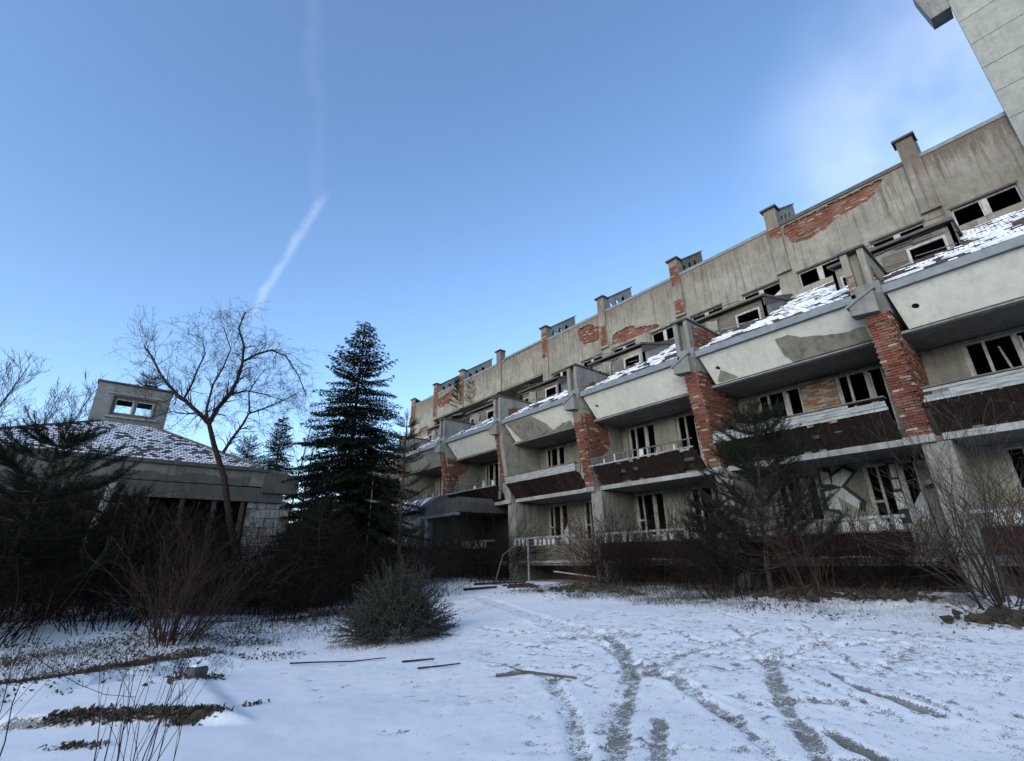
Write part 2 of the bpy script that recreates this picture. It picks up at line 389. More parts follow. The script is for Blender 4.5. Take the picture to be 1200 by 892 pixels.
ax = axis(-2500, 2500, -2.0, 12.5, .055); ay = axis(-2500, 2500, 1.0, 14.5, .055)
GX, GY = np.meshgrid(ax, ay, indexing='ij'); GZ = height(GX, GY); bare = np.zeros(GX.shape)
wob = (fbm(GX * 2.3, GY * 2.3, 3) - .5) * .22
for pts, hw, br in TRACKS:
    d = seg_d(GX, GY, pts) + wob * .7
    hw = hw * .68; m_ = sst(hw * 1.35, hw * .55, d); GZ -= .018 * m_; bare = np.maximum(bare, m_ * np.minimum(.95, br * .9 + .16) * (.55 + .75 * fbm(GX * 5, GY * 5, 3)))
    GZ += .010 * np.exp(-((d - hw * 1.45) / (.045)) ** 2)
for x, y, r in prints:
    i0, i1 = np.searchsorted(ax, (x - .4, x + .4)); j0, j1 = np.searchsorted(ay, (y - .4, y + .4))
    sx, sy = GX[i0:i1, j0:j1], GY[i0:i1, j0:j1]; a = (x * 7.7 + y * 3.3) % 3.14; ca, sa = math.cos(a), math.sin(a)
    d = np.hypot(((sx - x) * ca + (sy - y) * sa) / 1.5, (-(sx - x) * sa + (sy - y) * ca) / .75) / r
    k = np.exp(-d ** 4); GZ[i0:i1, j0:j1] -= .009 * k; bare[i0:i1, j0:j1] = np.maximum(bare[i0:i1, j0:j1], k * (.22 + .42 * ((x * 13.7) % 1)))
# bare earth: terrace faces, under the thicket, along the building, patchy courtyard
e1 = GY - (9.35 + .45 * GX) + (fbm(GX * 2, GY * 2, 3) - .5) * .5
bare = np.maximum(bare, .95 * np.exp(-((e1 - .55) / .55) ** 2) * sst(2.3, 1.6, GX) * sst(.30, .55, fbm(GX * 1.3, GY * 1.3, 3)) )
e2 = GY - (8.0 - 1.05 * GX) + (fbm(GX * 3 + 4, GY * 3, 3) - .5) * .5
bare = np.maximum(bare, .85 * np.exp(-((e2 + .02) / .13) ** 2) * sst(1.8, 1.4, GX) * sst(9.9, 9.3, GY) * sst(.36, .54, fbm(GX * 2.1 + 8, GY * 2.1, 3)))
bare = np.maximum(bare, .36 * sst(5.5, 8, GX) * sst(.40, .60, fbm(GX * 3.1 + 3, GY * 1.4, 4)) * sst(9, 6, GY))
pf = fbm(GX * .8, GY * .8, 3)
bare = np.maximum(bare, .75 * sst(13.0, 16.5, GY) * sst(9.5, 6.0, GX) * sst(.36, .50, pf))
bare = np.maximum(bare, .9 * sst(18, 22, GY) * sst(12, 8, GX))
bare = np.maximum(bare, .95 * sst(14.0, 15.2, GX)); bare = np.maximum(bare, .7 * sst(10.6, 11.6, GX) * sst(13.5, 12.4, GX) * sst(.42, .52, pf) * sst(11, 7, GY))
bare = np.maximum(bare, .34 * sst(.44, .60, fbm(GX * 1.1 + 30, GY * 1.1, 3)) * sst(3.5, 5.5, GX)); bare = np.maximum(bare, .22 * sst(2, 4, GX))
far_ = np.hypot(GX, GY) > 45; bare[far_] = .55
nx, ny = GX.shape; idx = np.arange(nx * ny).reshape(nx, ny)
Fq = np.stack([idx[:-1, :-1], idx[1:, :-1], idx[1:, 1:], idx[:-1, 1:]], -1).reshape(-1, 4)
ground = npobj('snowy_ground', np.stack([GX, GY, GZ], -1).reshape(-1, 3), Fq, GROUND, smooth=True, kind='structure')
at = ground.data.attributes.new('bare', 'FLOAT', 'POINT'); at.data.foreach_set('value', bare.ravel().astype(np.float32))
_hx = np.arange(-14, 20, .1); _hy = np.arange(-4, 34, .1); _hg = height(*np.meshgrid(_hx, _hy, indexing='ij')).tolist()
def gz(x, y):
    u, v = (x + 14) / .1, (y + 4) / .1; i, j = int(u), int(v); fu, fv = u - i, v - j
    if not (0 <= i < len(_hx) - 1 and 0 <= j < len(_hy) - 1): return 0.0
    return (_hg[i][j] * (1 - fu) + _hg[i + 1][j] * fu) * (1 - fv) + (_hg[i][j + 1] * (1 - fu) + _hg[i + 1][j + 1] * fu) * fv

# ================================================================== the long apartment block
AB = thing('apartment_block', 'long derelict stepped apartment block with balconies, brick patches and snowy tiled roof strips', 'building', (18, 12, .5))
Uf = [2.28 + 5.6 * k for k in range(-1, 8)]          # front edges of the party walls; Uf[k+1] belongs to bay k
U = lambda k: 2.28 + 5.6 * k
YE, Y0 = 44.2, -4.2
XT = 23.08
# -- top blank wall with plaster, openings and brick patches
bandw = []
for k in range(-1, 8):
    p = .7 + 5.6 * k
    for a0, a1 in ((p - 2.05, p - .20), (p + .62, p + 2.45)):
        if p > -2 and a0 > Y0 and a1 < YE: bandw.append((a0, a1))
patches = {
 'a': [(2.0, 16.75), (2.68, 16.05), (3.17, 16.0), (3.71, 15.97), (4.11, 15.85), (4.55, 15.6), (4.95, 15.52), (5.31, 15.47), (5.76, 15.54), (6.06, 15.85), (6.18, 16.33), (6.15, 16.72), (4.2, 16.76)],
 'b': [(17.26, 14.32), (17.14, 15.01), (16.61, 15.13), (15.7, 15.14), (15.21, 14.82), (13.7, 14.41), (13.73, 14.2), (16.17, 14.2)],
 'c': [(20.05, 16.3), (19.86, 16.6), (19.02, 16.57), (18.2, 16.05), (18.15, 15.3), (18.3, 15.05), (19.57, 15.2), (19.91, 15.63)],
 'd': [(38.99, 16.32), (37.87, 16.44), (35.92, 16.62), (35.88, 15.8), (36.91, 15.37), (38.35, 15.28), (38.94, 15.68)]}
def seg_wall(y0, y1, z0, z1, X, m, name='plaster_panel'):
    hs = []
    for a0, a1 in bandw:
        if a0 > y0 and a1 < y1 and z0 < 13.2 and not 23.2 < (a0 + a1) / 2 < 39.4: hs.append(rect(a0, a1, 13.22, 14.02)[::-1])
    for P in patches.values():
        c = sum(p[0] for p in P) / len(P)
        if y0 < c < y1: hs.append([(min(max(a, y0 + .02), y1 - .02), min(max(b, z0 + .02), z1 - .02)) for a, b in rough(P, .05, .14)])
    mb = MB(); mb.plate(FX(X), rect(y0, y1, z0, z1), hs, 0, .10); return part(name, mb, m, AB)
cuts = [Y0, .98, 6.58, 12.18, 17.8, 23.4, 28.4, 34.3, 39.4, YE]
for i, (a, b) in enumerate(zip(cuts[:-1], cuts[1:])):
    lo = 14.45 if 23.3 < a < 39 else 12.4
    seg_wall(a, b - .004, lo, 16.85, XT, PLAST_D if i == 0 else PLASTER)
core = MB(); core.box(XT + .01, XT + .25, Y0, 23.4, 14.05, 16.84); core.box(XT + .01, XT + .25, 39.4, YE, 12.4, 16.84); core.box(XT + .01, XT + .25, 23.4, 39.4, 14.46, 16.84)
for (a0, a1), (b0, b1) in zip([(Y0 - 2, Y0)] + bandw, bandw + [(YE, YE + 1)]):   # brickwork between the band windows
    if a1 < 23.3 and b0 <= 24.5: core.box(XT + .01, XT + .25, a1 + .003, min(b0, 23.4) - .003, 13.2, 14.05)
core.box(XT + .01, XT + .25, Y0, 23.4, 12.3, 13.2)
part('wall_core', core, MORTAR, AB)
bm_ = MB()
for P in patches.values(): bricks(bm_, FX(XT), [(a, min(b, 16.8)) for a, b in P], -.03, .012, .05)
part('exposed_brickwork', bm_, BRICK, AB, kind='stuff')
lp = MB()      # crumbs of render and mortar still clinging along the broken edges
for P in patches.values():
    E_ = rough(P, .05, .09)
    for a, b in E_:
        if b > 16.75 or random.random() < .35: continue
        w, h = random.uniform(.03, .09), random.uniform(.02, .06); lp.plate(FX(XT), [(a - w, b - h), (a + w * random.uniform(.4, 1), b - h * random.uniform(.3, 1)), (a + w * .7, b + h), (a - w * random.uniform(.2, .9), b + h * random.uniform(.4, 1))], [], .0, random.uniform(.03, .112))
part('render_crumbs', lp, PLASTER, AB, kind='stuff')
cop = MB()
for i, (a, b) in enumerate(zip(cuts[:-1], cuts[1:])):
    dz = {0: 0, 1: .02, 5: .18}.get(i, 0); cop = MB().box(XT - .14, XT + .5, a, b - .01, 16.852 + dz, 17.03 + dz)
    part('parapet_coping', cop, DMETAL if i == 1 else METAL, AB)
part('parapet_raise', MB().box(XT - .05, XT + .25, 23.4, 28.39, 16.85, 17.03), PLASTER, AB)
# soffit of the jutting block and the recessed wall under it
sf = MB().box(XT - .045, XT + 1.75, 23.35, 39.35, 14.36, 14.448); part('soffit', sf, PLASTER, AB)
rw = MB(); rw.plate(FX(XT + 1.6), rect(23.4, 39.3, 11.6, 14.36), [rect(25.0, 26.6, 12.6, 13.7)[::-1], rect(28.2, 29.2, 12.5, 13.7)[::-1], rect(31.5, 33.2, 12.6, 13.7)[::-1]], 0, .2)
part('recessed_wall', rw, CONC, AB)
bb = MB(); bricks(bb, FX(XT + 1.6), rough(rect(33.6, 38.6, 11.8, 14.3), .2, .4), .2, .222); part('recess_brickwork', bb, BRICK, AB, kind='stuff')
# -- pilasters and chimneys
for k in range(8):
    p = .7 + 5.6 * k; top = 17.98
    if k == 7: p = 39.9 - .9
    bottom = 14.4 if not (23.0 < p < 39) else 14.45
    if k == 4: bottom = 12.6
    w1 = .57
    pm = MB().box(XT - .22, XT - .102, p, p + w1, bottom, 16.86); pm.box(XT - .22, XT + .3, p, p + w1, 16.86, top)
    pm.box(XT - .26, XT - .102, p - .03, p + w1 + .03, bottom - .12, bottom - .004)
    pil = part('pilaster', pm, PLAST_D if k == 0 else PLASTER, AB)
    cap = MB().plate(lambda a, b, c: (a, c, b), [(XT - .36, top + .004), (XT + .30, top + .004), (XT + .30, top + .09), (XT - .36, top + .09)], [], p - .1, p + w1 + .1)
    part('pilaster_cap', cap, DMETAL, pil)
    if k == 5: continue
    # sloping vent housing with three round openings in each cheek
    prof = [(XT + .30, 16.6), (XT + 3.15, 16.6), (XT + 3.15, 19.96), (XT + .30, 18.08)]
    holes = [[(XT + h + .21 * math.cos(t * math.pi / 6), zz + .26 * math.sin(t * math.pi / 6)) for t in range(12)][::-1] for h, zz in ((.62, 17.62), (1.35, 18.10), (2.1, 18.60))]
    hb = MB()
    for yy in (p, p + w1 - .07): hb.plate(FY(yy + .07), prof, holes, 0, .07)
    hb.box(XT + 3.08, XT + 3.15, p + .07, p + w1 - .07, 16.6, 19.9)
    vh = part('vent_housing', hb, CONC if k not in (2,) else PLAST_D, AB)
    cp = MB().prism_y([(XT + .28, 18.07), (XT + 3.3, 20.062), (XT + 3.3, 20.13), (XT + .28, 18.14)], p - .05, p + w1 + .05)
    part('vent_cap', cp, DMETAL, vh)
pb = MB()
for F, P in ((FX(XT - .22), [(6.85, 16.9), (6.3, 16.8), (6.32, 16.2), (6.85, 16.27)]), (FX(XT - .22), rect(11.92, 12.46, 16.3, 17.6)), (FX(XT - .22), rect(11.92, 12.46, 14.42, 15.3)),
             (FX(XT - .22), rect(17.52, 18.05, 14.45, 15.9)), (FX(XT - .22), rect(23.12, 23.66, 15.5, 17.5)), (FX(XT - .22), rect(34.32, 34.85, 15, 17.5)), (FX(XT - .22), rect(39.02, 39.56, 14.6, 17.5)), (FX(XT - .22), rect(43.5, 44.1, 10, 16.8))):
    bricks(pb, F, P, -.02, .02)
part('pilaster_brickwork', pb, BRICK, AB, kind='stuff')
part('end_pilaster', MB().box(XT - .22, XT - .102, 43.45, 44.2, 9.8, 17.6), MORTAR, AB)
part('end_pilaster_cap', MB().prism_y([(XT - .3, 17.604), (XT + 1.2, 17.1), (XT + 1.2, 17.18), (XT - .3, 17.70)], 43.35, 44.3), DMETAL, AB)
# -- windows
def window(F, a0, a1, b0, b1, style, rec=.10, m=FRAME, parent=AB, t=.06, shard=False):
    mb = MB(); d0, d1 = -rec - .07, -rec
    mb.fbox(F, a0, a1, b0, b0 + t, d0, d1); mb.fbox(F, a0, a1, b1 - t, b1, d0, d1)
    mb.fbox(F, a0, a0 + t, b0 + t + .001, b1 - t - .001, d0, d1); mb.fbox(F, a1 - t, a1, b0 + t + .001, b1 - t - .001, d0, d1)
    w = part('window', mb, m, parent); h = b1 - b0; W_ = a1 - a0
    def bar(name, x0, x1, y0, y1, c=.0): 
        q = MB().fbox(F, x0, x1, y0, y1, d0 + .015 + c, d1 + .012 + c, .006); return part(name, q, m, w)
    if style == 'balcony':       # door, post and a narrow casement with a transom
        mid = a0 + W_ * .34
        bar('post', mid - .06, mid + .06, b0 + t, b1 - t, .02)
        c0, c1 = a0 + W_ * .72, a1 - t
        bar('mullion', c0 - .035, c0 + .035, b0 + t, b1 - t)
        bar('transom', c0 + .035, c1, b0 + h * .36, b0 + h * .36 + .07)
        bar('sash', c1 - .05, c1, b0 + t, b1 - t, -.03); bar('sash', mid - .13, mid - .07, b0 + t, b1 - t - .1, .05)
    elif style == 'band':
        mid = (a0 + a1) / 2; bar('mullion', mid - .09, mid + .09, b0 + t, b1 - t, .03)
        bar('sash', mid + .09, mid + .14, b0 + t, b1 - t)
    elif style == 'two':
        mid = (a0 + a1) / 2; bar('mullion', mid - .04, mid + .04, b0 + t, b1 - t)
    if style == 'balcony' and int(a0 * 10) % 3 == 0:
        q = MB(); xx = mid + .1; q.add([F(xx, b0 + .1, d0), F(xx + .05, b0 + .1, d0), F(xx + .28, b1 - .2, d0 - .25), F(xx + .23, b1 - .2, d0 - .25), F(xx, b0 + .1, d0 - .04), F(xx + .05, b0 + .1, d0 - .04), F(xx + .28, b1 - .2, d0 - .29), F(xx + .23, b1 - .2, d0 - .29)], [(0, 1, 2, 3), (4, 5, 6, 7), (0, 1, 5, 4), (1, 2, 6, 5), (2, 3, 7, 6), (3, 0, 4, 7)]); part('fallen_sash', q, m, w)
    if shard:
        x0 = a0 + t; x1 = x0 + min(.5, W_ * .3); P = [(x0, b0 + t), (x1, b0 + t), (x1, b0 + h * .22), (x0 + .6 * (x1 - x0), b0 + h * .3), (x0, b0 + h * .5)]
        part('broken_pane', MB().plate(F, P, [], d0 + .03, d0 + .036), GREYP, w)
    return w
for i, (a0, a1) in enumerate(bandw):
    if a0 > 23.2: continue
    window(FX(XT), a0, a1, 13.22, 14.02, 'band', .03, shard=i in (2, 3, 6))
    part('window_lintel_trim', MB().fbox(FX(XT), a0 - .05, a1 + .05, 14.022, 14.10, .052, .12), DMETAL, AB)
ub = MB()
for y in np.arange(Y0 + 2, YE, 5.6): ub.box(XT + .3, 29.9, y, y + .2, 12.4, 16.8)
ub.box(XT + .26, 30, Y0, YE, 12.2, 12.38); ub.box(30.0, 30.3, Y0, YE, 0, 16.8); ub.box(XT + .26, 30.3, Y0, YE, 16.62, 16.84)
ub.box(XT + .01, 30.3, YE, YE + .25, .3, 17.0); ub.box(XT - 4, 30.3, Y0 - .3, Y0 - .01, .3, 17.0)
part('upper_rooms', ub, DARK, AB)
part('main_roof', MB().box(XT + .5, 30.5, Y0, YE, 16.95, 17.02), DMETAL, AB)
# -- balcony storeys: back wall, slabs, rooms
XB = 17.9
opens = {0: ([(-.35, 1.27), (-2.6, -1.2)], [(-.2, 1.25), (-2.6, -1.2)]), 1: ([(3.17, 4.5), (5.6, 7.12)], [(3.1, 4.42), (5.75, 7.1)]),
         2: ([(9.0, 10.55), (11.62, 13.05)], [(8.9, 10.4), (11.6, 13.05)])}
for k in range(3, 8): opens[k] = ([(U(k) - 4.4, U(k) - 2.95), (U(k) - 1.88, U(k) - .45)], [(U(k) - 4.4, U(k) - 2.95), (U(k) - 1.88, U(k) - .45)])
hs = []
for k, (f1, f0) in opens.items():
    for a0, a1 in f1: hs.append(rect(a0, a1, 5.15 if k < 2 else 4.6, 7.08)[::-1])
    for a0, a1 in f0: hs.append(rect(a0, a1, 2.3 if k != 1 else 2.05, 4.06)[::-1])
for k in range(8):
    y0 = (U(k - 1) + .5) if k else Y0; y1 = U(k)
    f1, f0 = opens[k]
    mb = MB().plate(FX(XB), rect(y0, y1, 4.301, 7.15), [rect(a0, a1, 5.0 if k < 2 else 4.75, 7.08)[::-1] for a0, a1 in f1], -.22, 0)
    part('first_floor_wall', mb, CREAM, AB)
    mb = MB().plate(FX(XB), rect(y0, y1, 1.351, 4.16), [rect(a0, a1, 2.3, 4.06)[::-1] for a0, a1 in f0], -.22, 0)
    part('ground_floor_wall', mb, CREAM, AB)
    mb = MB().plate(FX(XB), rect(y0, y1, .3, 1.2), [], -.22, 0); part('basement_wall', mb, MORTAR, AB)
    for i, (a0, a1) in enumerate(f1): window(FX(XB), a0, a1, 5.0 if k < 2 else 4.75, 7.08, 'balcony', .06, shard=(i + k) % 3 == 0)
    for i, (a0, a1) in enumerate(f0): window(FX(XB), a0, a1, 2.3, 4.06, 'balcony', .06, shard=(i + k) % 3 == 1)
bx = MB(); bricks(bx, FX(XB), rough(rect(4.55, 5.56, 5.05, 7.1), .03, .2), .0, .03, .1); part('infill_brickwork', bx, PBRICK, AB, kind='stuff')
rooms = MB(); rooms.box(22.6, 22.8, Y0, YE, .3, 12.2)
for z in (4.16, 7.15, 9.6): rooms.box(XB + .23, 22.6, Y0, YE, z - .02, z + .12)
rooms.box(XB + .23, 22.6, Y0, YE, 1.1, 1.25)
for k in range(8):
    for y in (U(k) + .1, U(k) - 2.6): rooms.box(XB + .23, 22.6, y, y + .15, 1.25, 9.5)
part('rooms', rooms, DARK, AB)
part('end_wall', MB().prism_y([(XB - .1, .3), (XT + .2, .3), (XT + .2, 12.3), (XB - .1, 8.7)], 39.9, 40.1), PLASTER, AB)
# -- bay by bay
SL, SLL = FS(15.95, 7.27, 15.25, 8.2); BL, BLL = FS(15.92, 4.33, 15.25, 5.06)
snow_mb = MB(); tile_mb = None
slope = (12.57 - 8.43) / (22.3 - 15.25)
RF, RFL = FS(15.25, 8.43, 22.3, 12.57)
def rfz(x): return 8.43 + slope * (x - 15.25)
def tiles(F, poly, parent, tw=.24, th=.34, snow=.6, m=TILE, cov=None, seed=0):
    xs = [p[0] for p in poly]; ys = [p[1] for p in poly]; T = MB(); S = MB(); r = 0; y = min(ys)
    while y < max(ys):
        x = min(xs) + (tw / 2 if r % 2 else 0)
        while x < max(xs):
            cx, cy = x + tw / 2, y + th / 2
            if inpoly(cx, cy, poly):
                if random.random() > .025:
                    lift = random.uniform(0, .012)
                    T.add([F(x + .008, y - .05, .035 + lift), F(x + tw - .008, y - .05, .035 + lift), F(x + tw - .008, y + th, .01), F(x + .008, y + th, .01),
                           F(x + .008, y - .05, .0), F(x + tw - .008, y - .05, .0)], [(0, 1, 2, 3), (4, 5, 1, 0), (0, 3, 4), (1, 5, 2)])
                    sc = snow if cov is None else cov(cx, cy)
                    if random.random() < sc:
                        a, b = random.uniform(.02, .07), random.uniform(.04, .14); h = random.uniform(.045, .07); e = random.uniform(.0, .03)
                        S.add([F(x + .015, y + a, .034 + lift), F(x + tw - .015, y + a + e, .034 + lift), F(x + tw - .015, y + a + e + .02, h), F(x + .015, y + a + .02, h),
                               F(x + tw - .02, y + th - b * .3, .042), F(x + .02, y + th - b * .5, .042)], [(0, 1, 2, 3), (3, 2, 4, 5), (0, 3, 5), (1, 4, 2)])
            x += tw
        y += th; r += 1
    part('roof_tiles', T, m, parent, kind='stuff')
    if S.v: part('roof_snow', S, SNOW, parent, kind='stuff')
for k in range(8):
    y0 = U(k - 1) + .58 if k else Y0 + .3; y1 = U(k)
    slab = MB().box(15.95, XB + .001, y0 - .1, y1 - .05, 4.17, 4.30)
    b1 = part('balcony', slab, CONC, AB)
    part('slab_edge', MB().box(15.86, 15.948, y0 - .05, y1 - .25, 4.16, 4.33), LITE, b1)
    part('ceiling_slab', MB().box(15.96, XB + .2, y0 - .1, y1 - .04, 7.19, 7.265), CONC, AB)
    # fascia with a drain opening
    a0b, a1b, a0t, a1t = y0 - .06, y1 - .3, y0 - .1, y1 - .18
    if k == 0: a0b = a0t = Y0 + .3
    hc = (y1 - .62, .56); hole = [(hc[0] + .085 * math.cos(t * .5236), hc[1] + .085 * math.sin(t * .5236)) for t in range(12)][::-1]
    fm = MB().plate(SL, [(a0b, 0), (a1b, 0), (a1t, SLL), (a0t, SLL)], [hole], -.10, 0)
    fa = part('fascia', fm, FASC if k in (0, 1, 2) else (CONC if k > 4 else FASC), AB)
    part('drain_hole_shade', MB().disc_tube(SL, hc[0], hc[1], .084, -.3, -.09, 12), HOLEM, fa)  # black plug painted to read as shade inside the drain
    part('gutter', MB().prism_y([(15.12, 8.19), (15.34, 8.19), (15.34, 8.43), (15.22, 8.46), (15.12, 8.42)], y0 - .12, y1 - .12), METAL, AB)
    part('fascia_foot_trim', MB().fbox(SL, a0b, a1b, -.13, -.002, -.14, .012, .01), DMETAL, fa)
    # first-floor balcony front
    by0, by1 = y0 - .02, y1 - .22
    nb = int((by1 - by0) / .2); wmat = WOOD if k != 3 else WOOD
    bme = None; stuffb = MB()
    for i in range(nb):
        y = by0 + (by1 - by0) * i / nb; wd = (by1 - by0) / nb
        if k < 3:
            if random.random() < .05: continue
            brk = random.uniform(.15, .5) if random.random() < .14 else 0
            mb = MB().fbox(BL, y + .006, y + wd - .004, random.uniform(-.0, .03) + brk * (i % 2), BLL - random.uniform(0, .08) - brk * (1 - i % 2), -.03, random.uniform(-.005, .01)); part('board', mb, wmat, b1)
        else: stuffb.fbox(BL, y + .006, y + wd - .006, .0, BLL, -.03, random.uniform(-.005, .01))
    if stuffb.v: part('board_cladding', stuffb, wmat, b1, kind='stuff')
    part('backing_rail', MB().fbox(BL, by0, by1, .45, .55, -.09, -.035), GWOOD, b1); part('gap_shade_sheet', MB().fbox(BL, by0 + .02, by1 - .02, .02, .8, -.14, -.1), DARK, b1)  # dark sheet added behind the boards so their gaps read as shaded
    if k in (0, 1, 3):
        rp = MB(); z0 = 5.04
        for j in range(4):
            rp = MB().fbox(FX(15.24), by0 + random.uniform(-.02, .02) + (random.uniform(.2, 1.1) if random.random() < .2 else 0), by1 + random.uniform(-.03, .03) - (random.uniform(.3, 1.6) if random.random() < .3 else 0), z0 + j * .085, z0 + j * .085 + .078, -.03, .012 + .012 * (j % 2), .004)
            part('rail_board', rp, WBOARD, b1)
        part('rail_cap', MB().box(15.17, 15.5, by0, by1, 5.385, 5.42), GWOOD, b1)
    else:
        part('rail', MB().box(15.2, 15.26, by0, by1, 5.06, 5.11), LITE, b1)
        part('top_rail', MB().tube([(15.23, by0, 5.38), (15.21, by0 + 1.6, 5.36), (15.25, by0 + 3.2, 5.40), (15.23, by1, 5.37)], .028, 5), GWOOD, b1)
        y = by0 + .15
        while y < by1 - .1:
            if random.random() < .85:
                part('baluster', MB().box(15.21, 15.25, y, y + random.choice((.04, .05, .17)), 5.11, 5.35 + random.uniform(-.1, .08)), DMETAL if random.random() < .6 else WORNP, b1)
            y += .27
    # ground-floor balcony front
    b0 = part('balcony', MB().box(15.95, XB + .001, y0 - .1, y1 - .3, 1.20, 1.35), CONC, AB)
    part('slab_edge', MB().box(15.86, 15.948, y0 - .1, y1 - .3, 1.30, 1.40), LITE, b0)
    part('top_rail', MB().box(15.3, 15.42, y0 + .3, y1 - .35, 2.34, 2.42), WBOARD, b0)
    part('bottom_rail', MB().box(15.34, 15.38, y0 + .3, y1 - .35, 2.02, 2.06), GWOOD, b0)
    y = y0 + .4
    while y < y1 - .6:
        if random.random() < .88:
            part('baluster', MB().fbox(FX(15.36), y, y + .15, 2.061, 2.338, -.02, .01, .006), WORNP if random.random() < .8 else DMETAL, b0)
        y += .29
    if k != 3:
        if k < 3:
            nb = 22
            for i in range(nb):
                y = y0 + .3 + (y1 - y0 - .7) * i / nb
                part('board', MB().fbox(FX(15.40), y, y + (y1 - y0 - .7) / nb - .012, 1.42 + random.uniform(0, .05), 2.015, -.02, .0, .006), RWOOD, b0)
        else:
            q = MB()
            for i in range(22):
                y = y0 + .3 + (y1 - y0 - .7) * i / 22; q.fbox(FX(15.40), y, y + (y1 - y0 - .7) / 22 - .012, 1.42, 2.015, -.02, .0, .006)
            part('board_cladding', q, RWOOD, b0, kind='stuff')
    # party wall: lower pier, brick pier, head, fin
    L0 = MB().box(15.75, XB, y1 - .38, y1 + .2, .3, 4.12); part('lower_pier', L0, PLASTER, AB)
    part('pier_block', MB().box(15.62, 16.9, y1 - .12, y1 + .52, 4.125, 4.32), LITE, AB)
    PF, PL = FS(15.72, 4.33, 15.12, 7.62)
    full = k in (0, 1, 2, 4)
    pier = part('pier', MB().prism_y([(15.74, 4.325), (XB + .02, 4.325), (XB + .02, 7.7), (15.14, 7.7)], y1 - .08, y1 + .42), MORTAR if full else PLASTER, AB)
    fb = MB()
    if full:
        bricks(fb, PF, rect(y1 - .1, y1 + .44, 0, PL if k != 2 else PL * .86), -.02, .035, .02)
        sp = {0: [(15.12, 7.4), (15.2, 7.62), (17.88, 7.62), (17.88, 7.0), (17.7, 6.4), (17.3, 5.9), (17.1, 5.35), (15.55, 5.0), (15.75, 4.4), (15.66, 4.34)],
              1: [(15.12, 7.62), (17.6, 7.62), (17.75, 6.9), (17.5, 6.3), (17.3, 5.4), (16.6, 4.4), (15.7, 4.4)],
              2: [(15.15, 7.42), (16.0, 7.6), (16.6, 7.35), (16.95, 6.84), (16.9, 6.14), (16.35, 5.61), (15.5, 5.41)],
              4: [(15.08, 7.3), (16.94, 7.29), (16.94, 6.78), (16.27, 6.29), (16.03, 5.79), (15.8, 5.15), (15.6, 5.12)]}[k]
        bricks(fb, FY(y1 - .08), rough(sp, .06, .2), -.01, .035, .02)
        if k > 0 or True:
            part('side_plaster', MB().plate(FY(y1 - .08), [(15.78, 4.34), (17.88, 4.34), (17.88, 7.69), (15.14, 7.69)], [[(min(max(a, 15.3 + (7.6 - b) * .14), 17.86), min(max(b, 4.4), 7.66)) for a, b in rough(sp, .05, .15)]][:1] if k in (2, 4) else [], 0, .03), PLASTER, pier) if k in (2, 4) else None
    elif k == 3:
        bricks(fb, PF, rect(y1 + .2, y1 + .44, .9, PL), -.02, .03, .02)
    else:
        bricks(fb, PF, rect(y1 - .1, y1 + .44, 1.2, PL), -.02, .03, .1)
    if fb.v: part('pier_brickwork', fb, BRICK, pier, kind='stuff')
    head = MB().prism_y([(15.28, 7.705), (XB, 7.705), (XB, 8.6), (15.10, 8.6), (15.0, 8.2)], y1 - .13, y1 + .46); part('pier_head', head, CONC, AB)
    # drip box beside the head
    sb = MB().plate(FX(15.1), [(y1 + .03, 8.30), (y1 + .66, 8.0), (y1 + .67, 7.72), (y1 + .03, 7.64)], [], -.2, .22); box_ = part('spout_box', sb, CONC, AB)
    part('spout_cap', MB().plate(FX(15.1), [(y1 - .02, 8.37), (y1 + .74, 8.01), (y1 + .72, 7.95), (y1 - .02, 8.31)], [], -.25, .27), METAL, box_)
    zt = 9.75
    fn = MB().box(15.12, 15.42, y1 - .0, y1 + .15, 8.3, zt); fn.box(15.12, 15.42, y1 + .40, y1 + .58, 8.3, zt); fn.box(15.34, 15.44, y1 + .151, y1 + .399, 8.3, zt)
    fn.prism_y([(15.43, 8.3), (17.2, rfz(17.2) - .3), (18.0, zt), (15.43, zt)], y1 + .004, y1 + .576)
    fin = part('fin', fn, CONC if k not in (0,) else PLASTER, AB)
    part('fin_cap', MB().box(15.04, 18.1, y1 - .06, y1 + .64, zt + .004, zt + .07), DMETAL, fin)
    fb = MB()
    if k in (0, 1, 2, 3):
        P = {0: [(15.5, 9.3), (15.8, 9.25), (16.1, 8.7), (15.5, 8.65)], 1: [(15.44, 9.7), (17.6, 9.7), (16.8, 8.9), (15.44, 8.5)], 2: [(15.6, 9.0), (16.9, 9.3), (17.3, 9.5), (17.0, 8.7), (15.6, 8.6)], 3: [(15.7, 9.2), (17.4, 9.5), (16.7, 8.7), (15.7, 8.6)]}[k]
        bricks(fb, FY(y1), rough(P, .06, .2), -.02, .02)
        if k == 0: bricks(fb, FX(15.12), rect(y1 + .40, y1 + .58, 8.5, 9.0), -.01, .010)
        part('fin_brickwork', fb, BRICK, fin, kind='stuff')
    # sloping tiled roof strip of the bay
    ry0, ry1 = y0 + .02, y1 - .02
    rk = part('roof_strip', MB().prism_y([(15.3, 8.40), (22.32, 12.52), (22.32, 12.4), (15.6, 8.40)], ry0, ry1), GWOOD, AB)
    poly = [(ry0, .1), (ry1, .1), (ry1, RFL - .05), (ry0, RFL - .05)]
    def cov(a, b, y1=y1, k=k):
        if k > 4: return .35
        if a > y1 - 1.95 and b > 2.4: return .1
        return float(sst(.30, .42, fbm(np.array([a * .9]), np.array([b * .9 + 3]), 3))[0]) * .86
    tiles(RF, poly, rk, .22, .30, .85, TILE, cov)
    dm = MB(); random.seed(300 + k)
